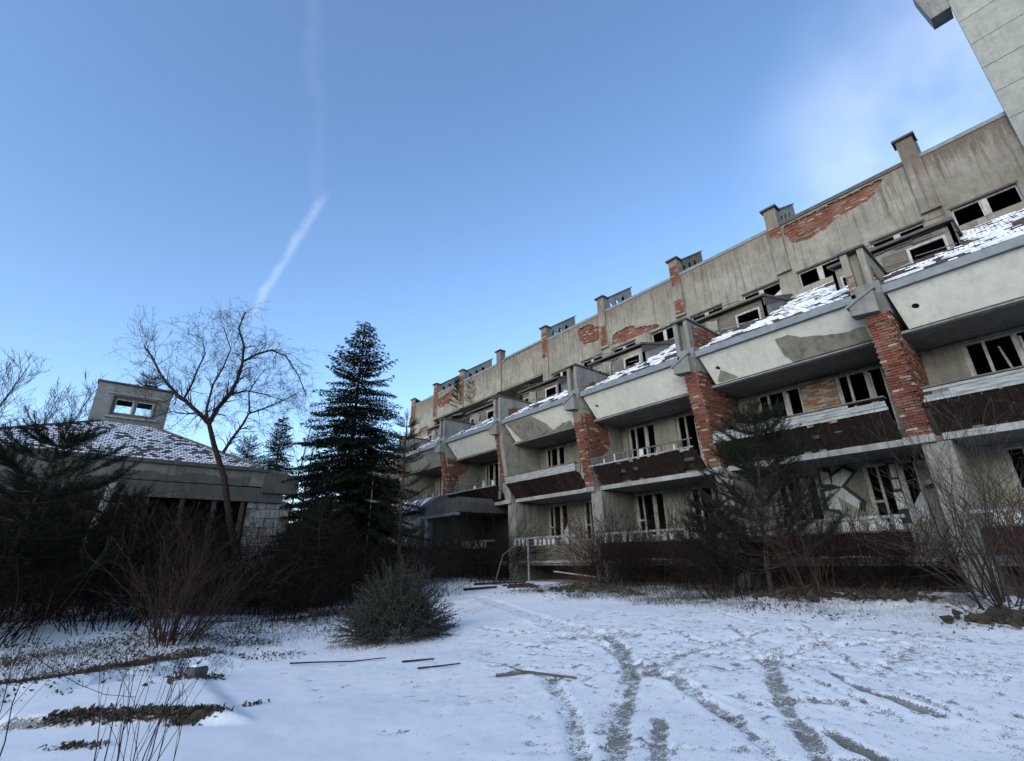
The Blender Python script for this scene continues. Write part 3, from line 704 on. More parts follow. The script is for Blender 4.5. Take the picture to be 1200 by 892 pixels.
    for j in range(26 if k < 5 else 8):
        a, b = random.uniform(ry0 + .4, ry1 - .4), random.uniform(.25, RFL - .8); w, h = random.uniform(.18, .55), random.uniform(.10, .30)
        if a > y1 - 1.9 and b > 2.2: continue
        dm.plate(RF, rough([(a - w, b - h * .6), (a - w * .3, b - h), (a + w * .6, b - h * .8), (a + w, b), (a + w * .5, b + h), (a - w * .5, b + h * .8)], .04, .12), [], .04, .075 + random.uniform(0, .02))
    if dm.v: part('snow_drift', dm, SNOW, rk, kind='stuff')
    part('cream_upstand', MB().box(22.31, XT - .053, ry0 - .3, ry1 + .3, 12.5, 12.6), CREAM, AB)
    if k in (6, 7): continue
    # dormer straddling the party wall
    d0, d1 = y1 - 1.8, y1 + 1.45; X0 = 17.95
    zf = rfz(X0); zt2 = 10.82; Xe = X0 + 3.1
    dor = part('dormer', MB().box(X0 + .9, X0 + 1.0, d0 + .1, d1 - .1, 9.6, 10.95), HOLEM, AB)  # black plate behind the windows, painting in the shade of the interior
    for yy in (d0, d1 - .1): part('dormer_cheek', MB().prism_y([(X0, zf - .1), (Xe, rfz(Xe) - .05), (Xe, rfz(Xe) + .2), (X0, zt2)], yy, yy + .1), CONC, dor)
    w0, w1_ = y1 - 1.58, y1 - .62
    part('dormer_front', MB().plate(FX(X0), rect(d0, d1, zf - .05, zt2), [rect(w0, w1_, 9.93, 10.58)[::-1], rect(y1 + .75, y1 + 1.25, 9.95, 10.5)[::-1]], -.1, 0), GWOOD if k % 2 else CONC, dor)
    window(FX(X0), w0 - .0, w1_, 9.93, 10.58, 'one', -.02, parent=dor, t=.07)
    window(FX(X0), y1 + .75, y1 + 1.25, 9.95, 10.5, 'one', -.02, parent=dor, t=.05)
    part('dormer_panel', MB().fbox(FX(X0), y1 - .58, y1 + .02, zf + .1, 10.6, .002, .03, .02), GWOOD, dor)
    part('dormer_roof', MB().prism_y([(X0 - .25, 10.86), (X0 - .25, 10.95), (22.2, 12.2), (22.2, 12.1)], d0 - .08, d1 + .05), DMETAL if k != 1 else GWOOD, dor)
    part('dormer_cheek_trim', MB().prism_y([(X0 - .12, 10.5), (X0 - .12, 10.84), (Xe + .3, rfz(Xe) + .45), (Xe + .3, rfz(Xe) + .30)], d0 - .04, d0 - .006), DMETAL, dor)
    for j in range(5):
        x = random.uniform(d0 + .1, d1 - .2)
        part('loose_lath', MB().fbox(FX(X0 - .02), x, x + random.uniform(.6, 1.2), 10.66 + j * .045, 10.69 + j * .045, .02, .05, .02), GWOOD, dor)
random.seed(55)
for k in range(6):
    y1 = U(k)
    for j in range(7):
        y = y1 + random.uniform(-1.7, 1.5); x = random.uniform(16.6, 19.5); L_ = random.uniform(.5, 1.3); a = random.uniform(-.7, .7); z = rfz(x) + (.25 if x < 18 else 1.15)
        F = (lambda x, y, z, a: (lambda p, q, c: (x + p * math.sin(a) + q * .3, y + p * math.cos(a), z + c + p * .15 * math.sin(a * 3) + .08 * p)))(x, y, z, a)
        part('broken_board', MB().fbox(F, -L_ / 2, L_ / 2, -.05, .05, 0, .025, .008), GWOOD if random.random() < .8 else WBOARD, AB)
    part('hanging_sheet', MB().plate(FX(17.9), rough([(y1 + .1, 9.5), (y1 + .7, 9.55), (y1 + .62, 10.75), (y1 + .05, 10.6)], .05, .2), [], .03, .06), CONC, AB)
# peeled plaster patches on the slanted fascias
def fpatch(P, m=CONC, c=.012, par=AB):
    L = [(a, (b - 7.27) / .93 * 1.164) for a, b in P]; L = [(a, max(.01, b)) for a, b in L]
    part('peeled_render', MB().plate(SL, rough(L, .02, .15), [], .002, c), m, par)
fpatch([(5.15, 8.02), (4.78, 8.0), (4.45, 7.86), (3.56, 7.64), (3.28, 7.61), (3.06, 7.65), (2.86, 7.61), (2.86, 7.29), (4.6, 7.29), (4.96, 7.29), (5.1, 7.55)], PLASTER, .03)
fpatch([(7.2, 7.65), (7.01, 7.52), (6.74, 7.3), (7.41, 7.3), (7.47, 7.36)], PLASTER)
fpatch([(18.75, 8.16), (16.76, 8.14), (16.12, 7.66), (15.91, 7.33), (15.19, 7.5), (14.62, 7.5), (14.62, 7.3), (18.31, 7.3)], PLASTER, .02)
# graffiti: big block letters on the ground-floor wall and window post
def G3(P): return [(a, b + 1.6) for a, b in P]
gf = thing('graffiti', 'large block letter graffiti in pale paint with black outline on the ground floor wall', 'graffiti', (17.9, 4.2, 2.6))
def fat(P, k=.15):
    cx = sum(p[0] for p in P) / len(P); cy = sum(p[1] for p in P) / len(P)
    return [(a + k * (a - cx) / (math.hypot(a - cx, b - cy) + 1e-6), b + k * (b - cy) / (math.hypot(a - cx, b - cy) + 1e-6)) for a, b in P]
for q_, (nm, P, m) in enumerate([('letter_k_stem', [(5.58, 2.46), (5.35, 2.39), (5.35, 2.01), (5.60, 2.04)], WORNP),
    ('letter_k_arm', [(5.28, 2.24), (4.91, 2.45), (4.69, 2.29), (5.1, 1.89), (5.31, 2.01)], GREYP),
    ('letter_k_leg', [(5.59, 1.79), (5.06, 1.87), (4.66, 1.4), (4.75, 1.18), (5.01, 1.39), (5.27, 1.64), (5.22, 1.19), (5.57, 1.27)], GREYP),
    ('letter_p_bowl', [(3.06, 2.42), (2.80, 2.40), (2.66, 2.25), (2.62, 2.01), (2.71, 1.80), (2.95, 1.72), (3.0, 1.8), (2.86, 1.9), (2.82, 2.1), (2.88, 2.25), (3.06, 2.3)], GREYP)]):
    part('letter_outline', MB().plate(FX(XB), G3(fat(P)), [], .001, .004 + .003 * q_), BLACKP, gf)
    part(nm, MB().plate(FX(XB), G3(P), [], .002, .019), m, gf)
for P in ([(3.72, 2.40), (3.58, 2.40), (3.60, 2.02), (3.74, 2.02)], [(3.76, 1.95), (3.60, 1.95), (3.60, 1.68), (3.76, 1.68)], [(3.80, 1.58), (3.60, 1.58), (3.58, 1.12), (3.80, 1.09)]):
    part('letter_i_stroke', MB().plate(FX(XB + .02), G3(P), [], .0, .012), WORNP, gf)
part('painted_post', MB().box(XB + .025, XB + .1, 3.57, 3.81, 2.31, 4.05), BLACKP, gf)
# downpipes on the far bays
for x, y in ((15.55, U(3) + .62), (15.55, U(4) + .62)):
    part('downpipe', MB().tube([(x, y, 8.0), (x, y, 4.4)], .07, 8), LITE, AB, True)

# ------------------------------------------------------------------ stair tower at the right
TW = thing('stair_tower', 'tall windowless concrete tower rising past the roof at the right edge', 'tower', (23, -5, .5))
zz = [.4, 2.6, 4.8, 7.0, 9.2, 11.3, 12.6, 13.9, 15.2, 16.55, 17.9, 19.2, 20.52, 21.85, 23.2, 24.6, 26.0]
for a, b in zip(zz[:-1], zz[1:]):
    for y0, y1 in ((-1.87, -4.84), (-4.86, -7.8), (-7.82, -10.8)):
        part('concrete_panel', MB().box(22.80, 22.98, y1, y0, a + .012, b - .012), TOWERM, TW)
part('tower_core', MB().box(22.9, 23.5, -10.7, -1.93, .3, 26.2), DARK, TW)
co = MB().plate(lambda a, b, c: (c, a, b), [(-1.86, 22.85), (-1.22, 22.86), (-1.16, 23.3), (-1.0, 24.7), (-1.86, 24.7)], [], 22.78, 23.5)
part('cornice', co, CONC, TW)

# ------------------------------------------------------------------ far entrance canopy and little pavilion
CN = thing('entrance_canopy', 'rough grey concrete canopy slab over the dark entrance near the far bays', 'canopy', (15, 23, .5))
part('canopy_slab', MB().plate(FX(13.6), rough(rect(20.6, 23.9, 3.75, 4.5), .03, .25), [], -4.0, 0), DCONC, CN)
part('canopy_edge', MB().box(13.4, 13.62, 20.5, 23.9, 3.6, 3.74), CONC, CN)
part('white_column', MB().box(13.7, 14.0, 23.75, 24.1, .4, 3.6), LITE, CN)
part('inner_wall', MB().box(17.2, 17.4, 20.0, 25, .4, 4.3), DARK, CN); part('side_wall', MB().box(14, 17.2, 25.0, 25.2, .4, 3.7), DARK, CN)
PV = thing('small_pavilion', 'low pavilion with snowy tiled roof showing between the young pine and the entrance', 'building', (14.5, 27, .5))
part('wall', MB().box(13.6, 16.5, 24.4, 29.5, .4, 4.0), CONC, PV)
prf = part('roof', MB().prism_y([(13.2, 4.05), (16.8, 4.05), (15.2, 5.0), (14.8, 5.0)], 24.3, 29.6), GWOOD, PV)
PF_, PFL = FS(13.2, 4.06, 14.85, 5.0); tiles(PF_, [(24.3, 0), (29.6, 0), (28.8, PFL), (25.1, PFL)], prf, .3, .3, .9)

# ================================================================== left building with the roof lantern
LB = thing('tiled_bungalow', 'single storey brick ruin with snowy hipped tile roof at the left', 'building', (0, 24, .5))
def ylb(x): return 22.0
fr = MB().plate(FY(22.1), [(-4.9, 4.45), (5.65, 4.5), (5.65, 5.15), (4.7, 5.25), (-4.9, 5.1)], [], 0, .15)
eb = part('eave_band', fr, m_concrete('dark_eave_plaster', (.22, .215, .185), (.12, .115, .10), .8, .6), LB)  # plaster in a darker tone with streaks
part('worn_render', MB().plate(FY(22.1), rough([(-.1, 4.5), (4.2, 4.52), (4.3, 4.85), (3.2, 4.72), (2.6, 4.9), (1.6, 4.66), (.9, 4.82), (-.1, 4.8)], .04, .2), [], .151, .17), DCONC, eb)
part('beam', MB().box(-4.9, 5.6, 21.9, 22.3, 3.88, 4.44), DCONC, LB)
part('right_beam', MB().box(4.75, 6.15, 21.8, 22.2, 4.25, 5.05), DCONC, LB)
part('brick_wall', MB().box(-4.9, .95, 22.06, 22.35, .4, 3.878), MORTAR, LB)
q = MB(); bricks(q, FY(22.06), rect(-4.9, .95, .5, 3.85), -.02, .02, .03, .26, .09); part('brickwork', q, DBRICK, LB, kind='stuff')
for x in (.97, 2.05, 3.1, 4.1): part('opening_post', MB().box(x, x + .14, 22.0, 22.16, .5, 3.875), BARK, LB)
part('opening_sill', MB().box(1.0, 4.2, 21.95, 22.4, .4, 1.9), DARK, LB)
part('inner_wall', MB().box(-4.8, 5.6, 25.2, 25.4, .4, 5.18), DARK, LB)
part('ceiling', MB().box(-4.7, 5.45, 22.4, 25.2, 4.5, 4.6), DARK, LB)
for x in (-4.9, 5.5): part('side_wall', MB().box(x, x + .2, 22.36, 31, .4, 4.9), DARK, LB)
q = MB()
for i, (x, z) in enumerate([(4.35 + .36 * a + (.18 if b % 2 else 0), .75 + .36 * b) for b in range(9) for a in range(5)]):
    if x + .34 > 6.1 or (b_ := random.random()) < .08: continue
    part('pale_block', MB().fbox(FY(22.05), x, x + .33, z, z + .33, -.2, random.uniform(-.02, .03), .012), LITE, LB)
part('block_wall_core', MB().box(4.35, 6.0, 22.08, 22.3, .4, 3.87), MORTAR, LB)
part('fallen_column', MB().tube([(-.35, 21.7, .9), (-.28, 21.8, 2.0), (.0, 21.9, 4.3)], [.22, .17, .14], 7), LITE, LB)
ap = Vector((-.1, 27.0, 7.75))
EV = 5.2
rm = MB(); C4 = [Vector((-5.0, 21.95, EV)), Vector((4.7, 21.95, EV)), Vector((4.7, 32, EV)), Vector((-5.0, 32, EV))]
rm.add([*C4, ap], [(0, 1, 4), (1, 2, 4), (2, 3, 4), (3, 0, 4), (3, 2, 1, 0)])
lr = part('roof', rm, GWOOD, LB)
def RFy(a, b, c):   # front slope: a = x, b = distance up the slope
    L = math.hypot(ap.y - 21.95, ap.z - EV); dy, dz = (ap.y - 21.95) / L, (ap.z - EV) / L
    return (a, 21.95 + dy * b - dz * c, EV + dz * b + dy * c)
Lf = math.hypot(ap.y - 21.95, ap.z - EV)
tiles(RFy, [(-5.0, .03), (4.7, .03), (-.1, Lf)], lr, .20, .21, .85, TILE, lambda a, b: .55 + .45 * float(sst(.36, .46, fbm(np.array([a * 1.1 + 4]), np.array([b * 1.1]), 3))[0]))
def RSx(a, b, c):
    L = math.hypot(ap.x - 4.7, ap.z - EV); dx, dz = (ap.x - 4.7) / L, (ap.z - EV) / L
    return (4.7 + dx * b + dz * c, a, EV + dz * b - dx * c)
tiles(RSx, [(21.95, .03), (32, .03), (27, Lf)], lr, .3, .3, .8, TILE)
part('eave_gutter', MB().box(-5.0, 4.95, 21.86, 21.96, EV - .1, EV + .02), DMETAL, LB)
for A in (C4[1], C4[0]): part('hip_ridge', MB().tube([A + Vector((0, 0, .06)), ap + Vector((0, 0, .04))], .08, 6), DMETAL, lr)
# lantern
CU = MB(); wl = rect(-.8, .78, 7.64, 8.5)[::-1]
CU.plate(FY(26.15), [(-1.42, 7.0), (1.2, 7.0), (1.2, 8.98), (-1.42, 9.02)], [wl], 0, .15)
CU.plate(FY(28.6), [(-1.42, 7.0), (1.2, 7.0), (1.2, 8.98), (-1.42, 9.02)], [rect(-.95, -.10, 8.12, 8.72)[::-1], rect(.02, .86, 8.12, 8.72)[::-1]], 0, .15)
CU.box(-1.42, -1.27, 26.151, 28.44, 7, 9.0); CU.box(1.05, 1.2, 26.151, 28.44, 7, 8.98)
la = part('roof_lantern', CU, CONC, LB)
part('lantern_roof', MB().box(-1.47, 1.28, 25.93, 28.7, 9.025, 9.09), DMETAL, la)
part('lantern_band', MB().fbox(FY(26.0), -1.0, 1.0, 8.56, 8.62, .002, .06, .01), LITE, la)
part('lantern_sill', MB().fbox(FY(26.0), -.95, .9, 7.52, 7.6, .002, .08, .01), LITE, la)
lw = window(FY(26.0), -.8, .78, 7.64, 8.5, 'two', .08, parent=la, t=.12, m=GWOOD)
part('window_trim', MB().plate(FY(26.0), rect(-.74, .72, 7.7, 8.44), [rect(-.66, -.12, 7.78, 8.34)[::-1], rect(.06, .60, 7.78, 8.34)[::-1]], -.12, -.09), FRAME, la)

# ================================================================== plants
def bezier(a, b, bend, n=6):
    m = (a + b) / 2 + bend; return [(a * (1 - t) + m * t) * (1 - t) + (m * (1 - t) + b * t) * t for t in [i / n for i in range(n + 1)]]
def rv(s=1.0): return Vector((random.gauss(0, s), random.gauss(0, s), random.gauss(0, s)))
def grow(mb, p, d, L, r, depth, droop=0.0, spread=.6, kids=4, sides=4, up=.15, rmin=.003, wig=.12, segs=4):
    pts = [p.copy()]; rr = [r]; cur = p.copy(); dd = d.normalized(); nodes = []
    for i in range(segs):
        dd = (dd + rv(wig) + Vector((0, 0, up - droop * (i + 1) / segs))).normalized(); cur = cur + dd * (L / segs)
        pts.append(cur.copy()); rr.append(max(rmin, r * (1 - .75 * (i + 1) / segs))); nodes.append((cur.copy(), dd.copy(), rr[-1]))
    mb.tube(pts, rr, sides, False)
    if depth <= 0: return
    for k in range(kids):
        q, e, r2 = nodes[min(len(nodes) - 1, int((k + .6 + random.random() * .6) * len(nodes) / kids))]
        nd = (e + rv(spread)).normalized()
        grow(mb, q, nd, L * random.uniform(.5, .75), max(rmin, r2 * .75), depth - 1, droop, spread, kids, max(3, sides - 1), up, rmin, wig, max(2, segs - (depth < 2)))
class Needles:
    def __init__(s): s.a = []
    def spray(s, pts, dirs, L, w, n, ang=.7):    # n needles around each point
        pts = np.repeat(np.asarray(pts), n, 0); dirs = np.repeat(np.asarray(dirs), n, 0); m = len(pts)
        r = rng.normal(size=(m, 3)); r -= dirs * (r * dirs).sum(1, keepdims=True); r /= np.linalg.norm(r, axis=1, keepdims=True) + 1e-9
        d = dirs * np.cos(ang) + r * np.sin(ang); s_ = np.cross(d, rng.normal(size=(m, 3))); s_ /= np.linalg.norm(s_, axis=1, keepdims=True) + 1e-9
        l = L * rng.uniform(.7, 1.2, (m, 1)); p = pts + rng.normal(0, w * .8, (m, 3))
        s.a.append(np.stack([p - s_ * w, p + s_ * w, p + d * l], 1))
    def build(s, name, m, parent):
        V = np.concatenate(s.a).reshape(-1, 3); F = np.arange(len(V)).reshape(-1, 3); return npobj(name, V, F, m, parent, kind=None)
# -- fir
def fir(name, label, loc, H, Rb, seed, dens=1.0, z0=.05, m=FIRM, sway=0):
    random.seed(seed); t = thing(name, label, 'fir tree' if 'fir' in name else 'spruce', loc, local=True, group=None if 'fir' in name else 'spruces behind the yard')
    tr = MB().tube([(0, 0, -.3), (random.uniform(-.1, .1), 0, H * .5), (0, 0, H)], [H * .014, H * .009, .012], 7); part('trunk', tr, DBARK, t)
    nd = Needles(); br = MB(); z = H * z0
    while z < H * .985:
        f = 1 - z / H; L0 = Rb * (f ** .72) * (1 if f < .75 else 1); nb = int((7 + 6 * f) * dens); ph = random.random() * 6.28
        for i in range(nb):
            a = ph + 6.283 * i / nb + random.uniform(-.25, .25); L = L0 * random.uniform(.62, 1.22) * (1 + .10 * math.sin(2 * a + z)) + .12
            h = Vector((math.cos(a), math.sin(a), 0)); n = max(3, int(L / .16)); P = []
            zz_ = z + random.uniform(-.26, .26); rise = (.35 if f < .25 else .05) + random.uniform(-.12, .14)
            for j in range(n + 1):
                s = j / n; P.append(h * (L * s) + Vector((0, 0, zz_ + L * (rise * s - .42 * s * s * (1 if f > .25 else .3) + .20 * s ** 3))))
            if L > .5: br.tube(P[::2] if len(P) > 5 else P, [.02 * (1 - .8 * q / n) for q in range(0, n + 1, 2)] if len(P) > 5 else .01, 3, False)
            side = h.cross(Vector((0, 0, 1))); pts = []; ds = []
            for j in range(1, n + 1):
                s = j / n; w = (.34 * L) * (1 - s) ** .8 * (.35 + s * .9) + .07; pts.append(P[j]); ds.append(h)
                for sg in (-1, 1):
                    dd = (side * sg * .85 + h * .55 + Vector((0, 0, random.uniform(-.25, .05)))).normalized(); m_ = max(1, int(w / .11))
                    for q in range(1, m_ + 1): pts.append(P[j] + dd * (w * q / m_)); ds.append(dd)
            nd.spray([tuple(v) for v in pts], [tuple(v) for v in ds], .15, .022, max(2, int(4 * dens)), .55)
        z += (.20 + .12 * f) * (H / 12) ** .3
    nd.spray([(0, 0, H - .1 * i) for i in range(12)], [(0, 0, 1)] * 12, .14, .02, 6, .8)
    part('branches', br, DBARK, t); nd.build('crown', m, t); return t
fir('fir_tree', 'tall dark cone-shaped fir standing left of the long apartment block', (8.3, 21.7, .4), 12.5, 3.7, 3)
fir('spruce_tree', 'narrower of the two far spruces behind the bare tree', (10.6, 45, 0), 13.9, 3.3, 11, 1.1)
fir('spruce_tree', 'bushier far spruce with a broken top, left behind the bare tree', (8.4, 46, 0), 12.0, 4.6, 12, .9)
fir('spruce_tree', 'small spruce filling the gap between bungalow and tall fir', (10.5, 33, .2), 7.5, 2.6, 13, 1.0)
fir('spruce_tree', 'low spruce at the left foot of the tall fir', (6.4, 19.8, .3), 4.2, 1.6, 14, .8)
fir('spruce_tree', 'low spruce at the right foot of the tall fir', (10.3, 22.4, .5), 5.0, 1.7, 15, .8)
# -- out-of-view conifers added to block low light and darken the lower facade
random.seed(200); wn = Needles(); wt = MB()
spots = [(-.25 * max(y, 0) - random.uniform(30, 48), y) for y in np.arange(-40, 75, 1.6)] + [(x, random.uniform(-60, -44)) for x in np.arange(-40, 26, 2.6)]
for x, y in spots:
    H = random.uniform(8, 12); Rb = random.uniform(2.2, 3.2); wt.tube([(x, y, -.5), (x, y, H)], [.16, .02], 5, False); z = .6
    while z < H:
        f = 1 - z / H; n = 9
        P = []; D = []
        for i in range(n):
            a = 6.283 * random.random(); L = Rb * f ** .8 * random.uniform(.7, 1.1) + .2; h = (math.cos(a), math.sin(a))
            for j in range(1, 5): P.append((x + h[0] * L * j / 4, y + h[1] * L * j / 4, z - .25 * L * (j / 4) ** 2)); D.append((h[0], h[1], -.2))
        wn.spray(P, D, .5, .16, 3, .9); z += .55
wo_ = wn.build('light_block_conifers', FIRM, None); wo_['kind'] = 'stuff'; wo_['label'] = 'unseen conifers added to block low light on the left'
ob_ = obj('light_block_trunks', wt, DBARK, kind='stuff'); ob_['label'] = 'trunks of the unseen conifers added to block low light'
# -- young pines with upturned shoots
def pine(name, label, loc, H, Rb, seed, whorl=.55, nlen=.10, dens=1.0, lean=(0, 0), low=.1, candle=.3, m=PINEM):
    random.seed(seed); t = thing(name, label, 'pine tree', loc, local=True, group='young pines on and around the yard'); br = MB(); nd = Needles(); lx, ly = lean
    ax_ = lambda z: Vector((lx * (z / H) ** 1.5, ly * (z / H) ** 1.5, z))
    part('trunk', MB().tube([ax_(0) - Vector((0, 0, .2))] + [ax_(H * q / 8) + Vector((random.gauss(0, .02), random.gauss(0, .02), 0)) for q in range(1, 9)], [H * .013 * (1 - .85 * q / 8) + .008 for q in range(9)], 6), BARK, t)
    def shoot(P, L0):
        pts, ds = [], []
        for a, b in zip(P[:-1], P[1:]):
            d = (b - a); l = d.length; d = d.normalized(); n = max(1, int(l / .035))
            for q in range(n): pts.append(tuple(a + (b - a) * (q / n))); ds.append(tuple(d))
        if pts: nd.spray(pts, ds, nlen, .0042, max(2, int(5 * dens)), .75)
    z = H * low
    while z < H - whorl * .4:
        f = 1 - z / H; nb = random.choice((4, 5, 6)); ph = random.random() * 6.28
        for i in range(nb):
            a = ph + 6.283 * i / nb + random.uniform(-.3, .3); L = Rb * (f ** .6) * random.uniform(.6, 1.15) + .15
            h = Vector((math.cos(a), math.sin(a), 0)); b0 = ax_(z); e = b0 + h * L + Vector((0, 0, L * random.uniform(.15, .5)))
            P = bezier(b0, e, Vector((0, 0, -L * .16)), 6); br.tube(P, [.018 * (1 - .75 * q / 6) for q in range(7)], 4, False); shoot(P[3:], L)
            for q in (2, 3, 4, 5, 6):
                for s in (-1, 1, 0) if q == 6 else (-1, 1):
                    dd = (h * .7 + h.cross(Vector((0, 0, 1))) * s * random.uniform(.4, .9) + Vector((0, 0, random.uniform(.1, .8)))).normalized(); l = random.uniform(.16, .34) * (1 + .25 * Rb)
                    E = P[q] + dd * l; Q = bezier(P[q], E + Vector((0, 0, l * .3)), Vector((0, 0, -.03)), 3); br.tube(Q, .005, 3, False); shoot(Q, l)
        z += whorl * random.uniform(.8, 1.2)
    for s in range(5):
        a = s * 1.256; T = ax_(H); E = T + Vector((math.cos(a) * .14, math.sin(a) * .14, candle * .7)) if s else T + Vector((0, 0, candle))
        br.tube([T - Vector((0, 0, .05)), E], .006, 3, False); shoot([T, E], .3)
    part('branches', br, BARK, t); nd.build('crown', m, t); return t
pine('pine_tree', 'young pine with upturned shoots in front of the middle balconies', (12.7, 5.6, gz(12.7, 5.6)), 4.55, 1.7, 21, .30, .115, 1.6, (.25, -.4), .12)
pine('pine_tree', 'second thinner young pine close to the ground floor between the brick piers', (13.9, 7.5, gz(13.9, 7.5)), 2.5, 1.1, 22, .33, .12, 1.2, (.1, .1), .15)
pine('pine_tree', 'slim young pine with a bare leader right of the tall fir', (9.5, 18.7, .4), 7.0, 1.2, 23, .5, .12, .8, (0, 0), .1, .55)
pine('pine_tree', 'big dark pine at the left edge in front of the bungalow roof', (-1.5, 15.5, .5), 4.15, 2.6, 24, .34, .12, 1.7, (.35, -.1), .08, .4)
pine('pine_tree', 'dark low pine crowding the left frame edge', (-3.3, 14.0, .5), 3.2, 2.4, 25, .34, .12, 1.6, (0, 0), .08, .3)
pine('pine_tree', 'lower pine beside the pale slanting column', (.2, 18.0, .6), 3.0, 1.7, 28, .34, .12, 1.1, (0, 0), .1, .3)
pine('pine_tree', 'squat pine standing before the dark bungalow openings', (2.2, 20.2, .6), 2.6, 1.6, 32, .3, .13, 1.3, (0, 0), .08, .25)
pine('pine_tree', 'small pine touching the left foot of the tall fir', (6.0, 17.9, .5), 2.9, 1.5, 33, .32, .13, 1.2, (0, 0), .08, .3)
pine('pine_tree', 'broad low pine hiding the brick wall of the bungalow', (-1.6, 19.5, .6), 3.0, 2.0, 34, .32, .13, 1.3, (0, 0), .08, .3)
pine('pine_sapling', 'taller pine sapling rooted high on the far wall ledge', (23.0, 35.0, 14.45), 2.7, .7, 26, .35, .12, 1.0, (0, 0), .05, .3)
pine('pine_sapling', 'sparser pine sapling on the far wall ledge, right one of the pair', (23.0, 33.0, 14.45), 2.3, .7, 27, .4, .08, .5, (0, 0), .05, .3)
pine('pine_sapling', 'tiny pine growing on top of the bungalow lantern', (.3, 26.3, 9.1), .8, .25, 29, .2, .07, .35, (0, 0), .1, .2)
pine('pine_sapling', 'little pine sprouting from the roof strip beside the fourth dormer', (18.6, 21.6, 10.2), 1.1, .5, 30, .25, .10, .7, (0, 0), .1, .2)
# moss heap on the lantern roof
random.seed(31)
mm = MB()
for i in range(14):
    a = .25 + random.gauss(0, .35); mm.add([(a - .12, 26.2, 9.09), (a + .12, 26.2, 9.09), (a, 26.1, 9.09), (a, 26.22, 9.12 + random.uniform(.05, .22))], [(0, 1, 3), (1, 2, 3), (2, 0, 3)])
tag(obj('moss_heap', mm, THICK), 'dark heap of moss and litter on the lantern roof', 'moss')

# -- big bare tree with twisting limbs
random.seed(41)
BT = thing('bare_tree', 'large leafless tree with twisting limbs and hanging twigs before the bungalow', 'tree', (4.03, 18.88, .5))
limbs = {'trunk': [(4.1, 18.88, .2), (4.03, 18.88, .76), (3.69, 18.94, 1.83), (3.31, 19.01, 2.93), (2.88, 19.08, 4.34), (2.38, 19.15, 5.49), (2.13, 19.18, 6.16)],
 'left': [(2.13, 19.18, 6.16), (1.73, 19.22, 6.54), (1.24, 19.26, 6.93), (.96, 19.28, 7.12), (.49, 19.29, 7.65), (.08, 19.3, 8.25), (-.22, 19.3, 8.58)],
 'leftup': [(1.24, 19.26, 6.93), (1.38, 19.25, 7.52), (1.45, 19.25, 8.12), (1.55, 19.24, 8.72), (1.33, 19.25, 9.35)],
 'mid': [(2.13, 19.18, 6.16), (2.28, 19.16, 6.78), (2.59, 19.13, 7.35), (2.71, 19.11, 7.94), (2.77, 19.1, 8.64), (2.69, 19.11, 9.33), (2.44, 19.15, 9.99), (2.52, 19.13, 10.75)],
 'right': [(2.77, 19.1, 8.64), (3.15, 19.04, 9.07), (3.64, 18.95, 9.32), (4.17, 18.84, 9.16), (4.71, 18.72, 8.45), (5.11, 18.61, 7.62)],
 'low': [(2.73, 19.11, 5.22), (2.91, 19.08, 5.7), (3.16, 19.04, 6.3), (3.29, 19.02, 6.7), (3.75, 18.93, 6.99), (4.27, 18.82, 7.33), (4.8, 18.69, 7.75)],
 'low2': [(3.29, 19.02, 6.7), (3.14, 19.04, 7.51), (3.31, 19.01, 8.05), (3.6, 19.0, 8.6)],
 'rt2': [(2.59, 19.13, 7.35), (3.1, 19.05, 7.57), (3.67, 18.95, 7.52), (4.41, 18.79, 7.35)],
 'up2': [(2.13, 19.18, 6.16), (1.97, 19.2, 6.67), (2.0, 19.2, 7.64), (2.21, 19.17, 8.35), (2.31, 19.16, 9.06), (1.95, 19.2, 9.86)],
 'l2': [(1.73, 19.22, 6.54), (1.45, 19.25, 6.44), (.96, 19.28, 6.45), (.44, 19.29, 6.13)]}
depth_bend = {'trunk': 0, 'left': .6, 'leftup': -.9, 'mid': .3, 'right': -1.0, 'low': .9, 'low2': .9, 'rt2': 1.1, 'up2': -1.1, 'l2': -.7}
r0 = {'trunk': .145, 'left': .075, 'leftup': .04, 'mid': .085, 'right': .05, 'low': .055, 'low2': .032, 'rt2': .038, 'up2': .045, 'l2': .03}
base_off = {'leftup': .25, 'right': .15, 'low2': .45, 'rt2': .1}
tw = MB()
for k, P in limbs.items():
    n = len(P) - 1; Q = []
    for i, p in enumerate(P):
        b = base_off.get(k, 0) + depth_bend[k] * (i / n) ** 1.2; sc = 1 + b / 19.3   # shifted in depth along the line of growth
        Q.append(Vector((p[0] * sc, p[1] * sc, 1.6 + (p[2] - 1.6) * sc)) + rv(.012))
    rr = [r0[k] * (1 - (.5 if k == 'trunk' else .72) * i / n) for i in range(n + 1)]
    part('trunk' if k == 'trunk' else 'limb', MB().tube(Q, rr, 7, False), DBARK, BT, True)
    if k == 'trunk': continue
    for i in range(1, n + 1):
        for c in range(6 if i < n else 8):
            d = (Q[i] - Q[i - 1]).normalized() + rv(.75); d.y *= .9
            grow(tw, Q[i] - (Q[i] - Q[i - 1]) * random.random() * .8, d, random.uniform(.38, .85), rr[i] * .42, 3, .42 if k in ('right', 'rt2', 'low', 'mid') else .2, .48, 3, 4, .16, .0028, .16, 4)
part('twigs', tw, BTWIG, BT, kind='stuff')
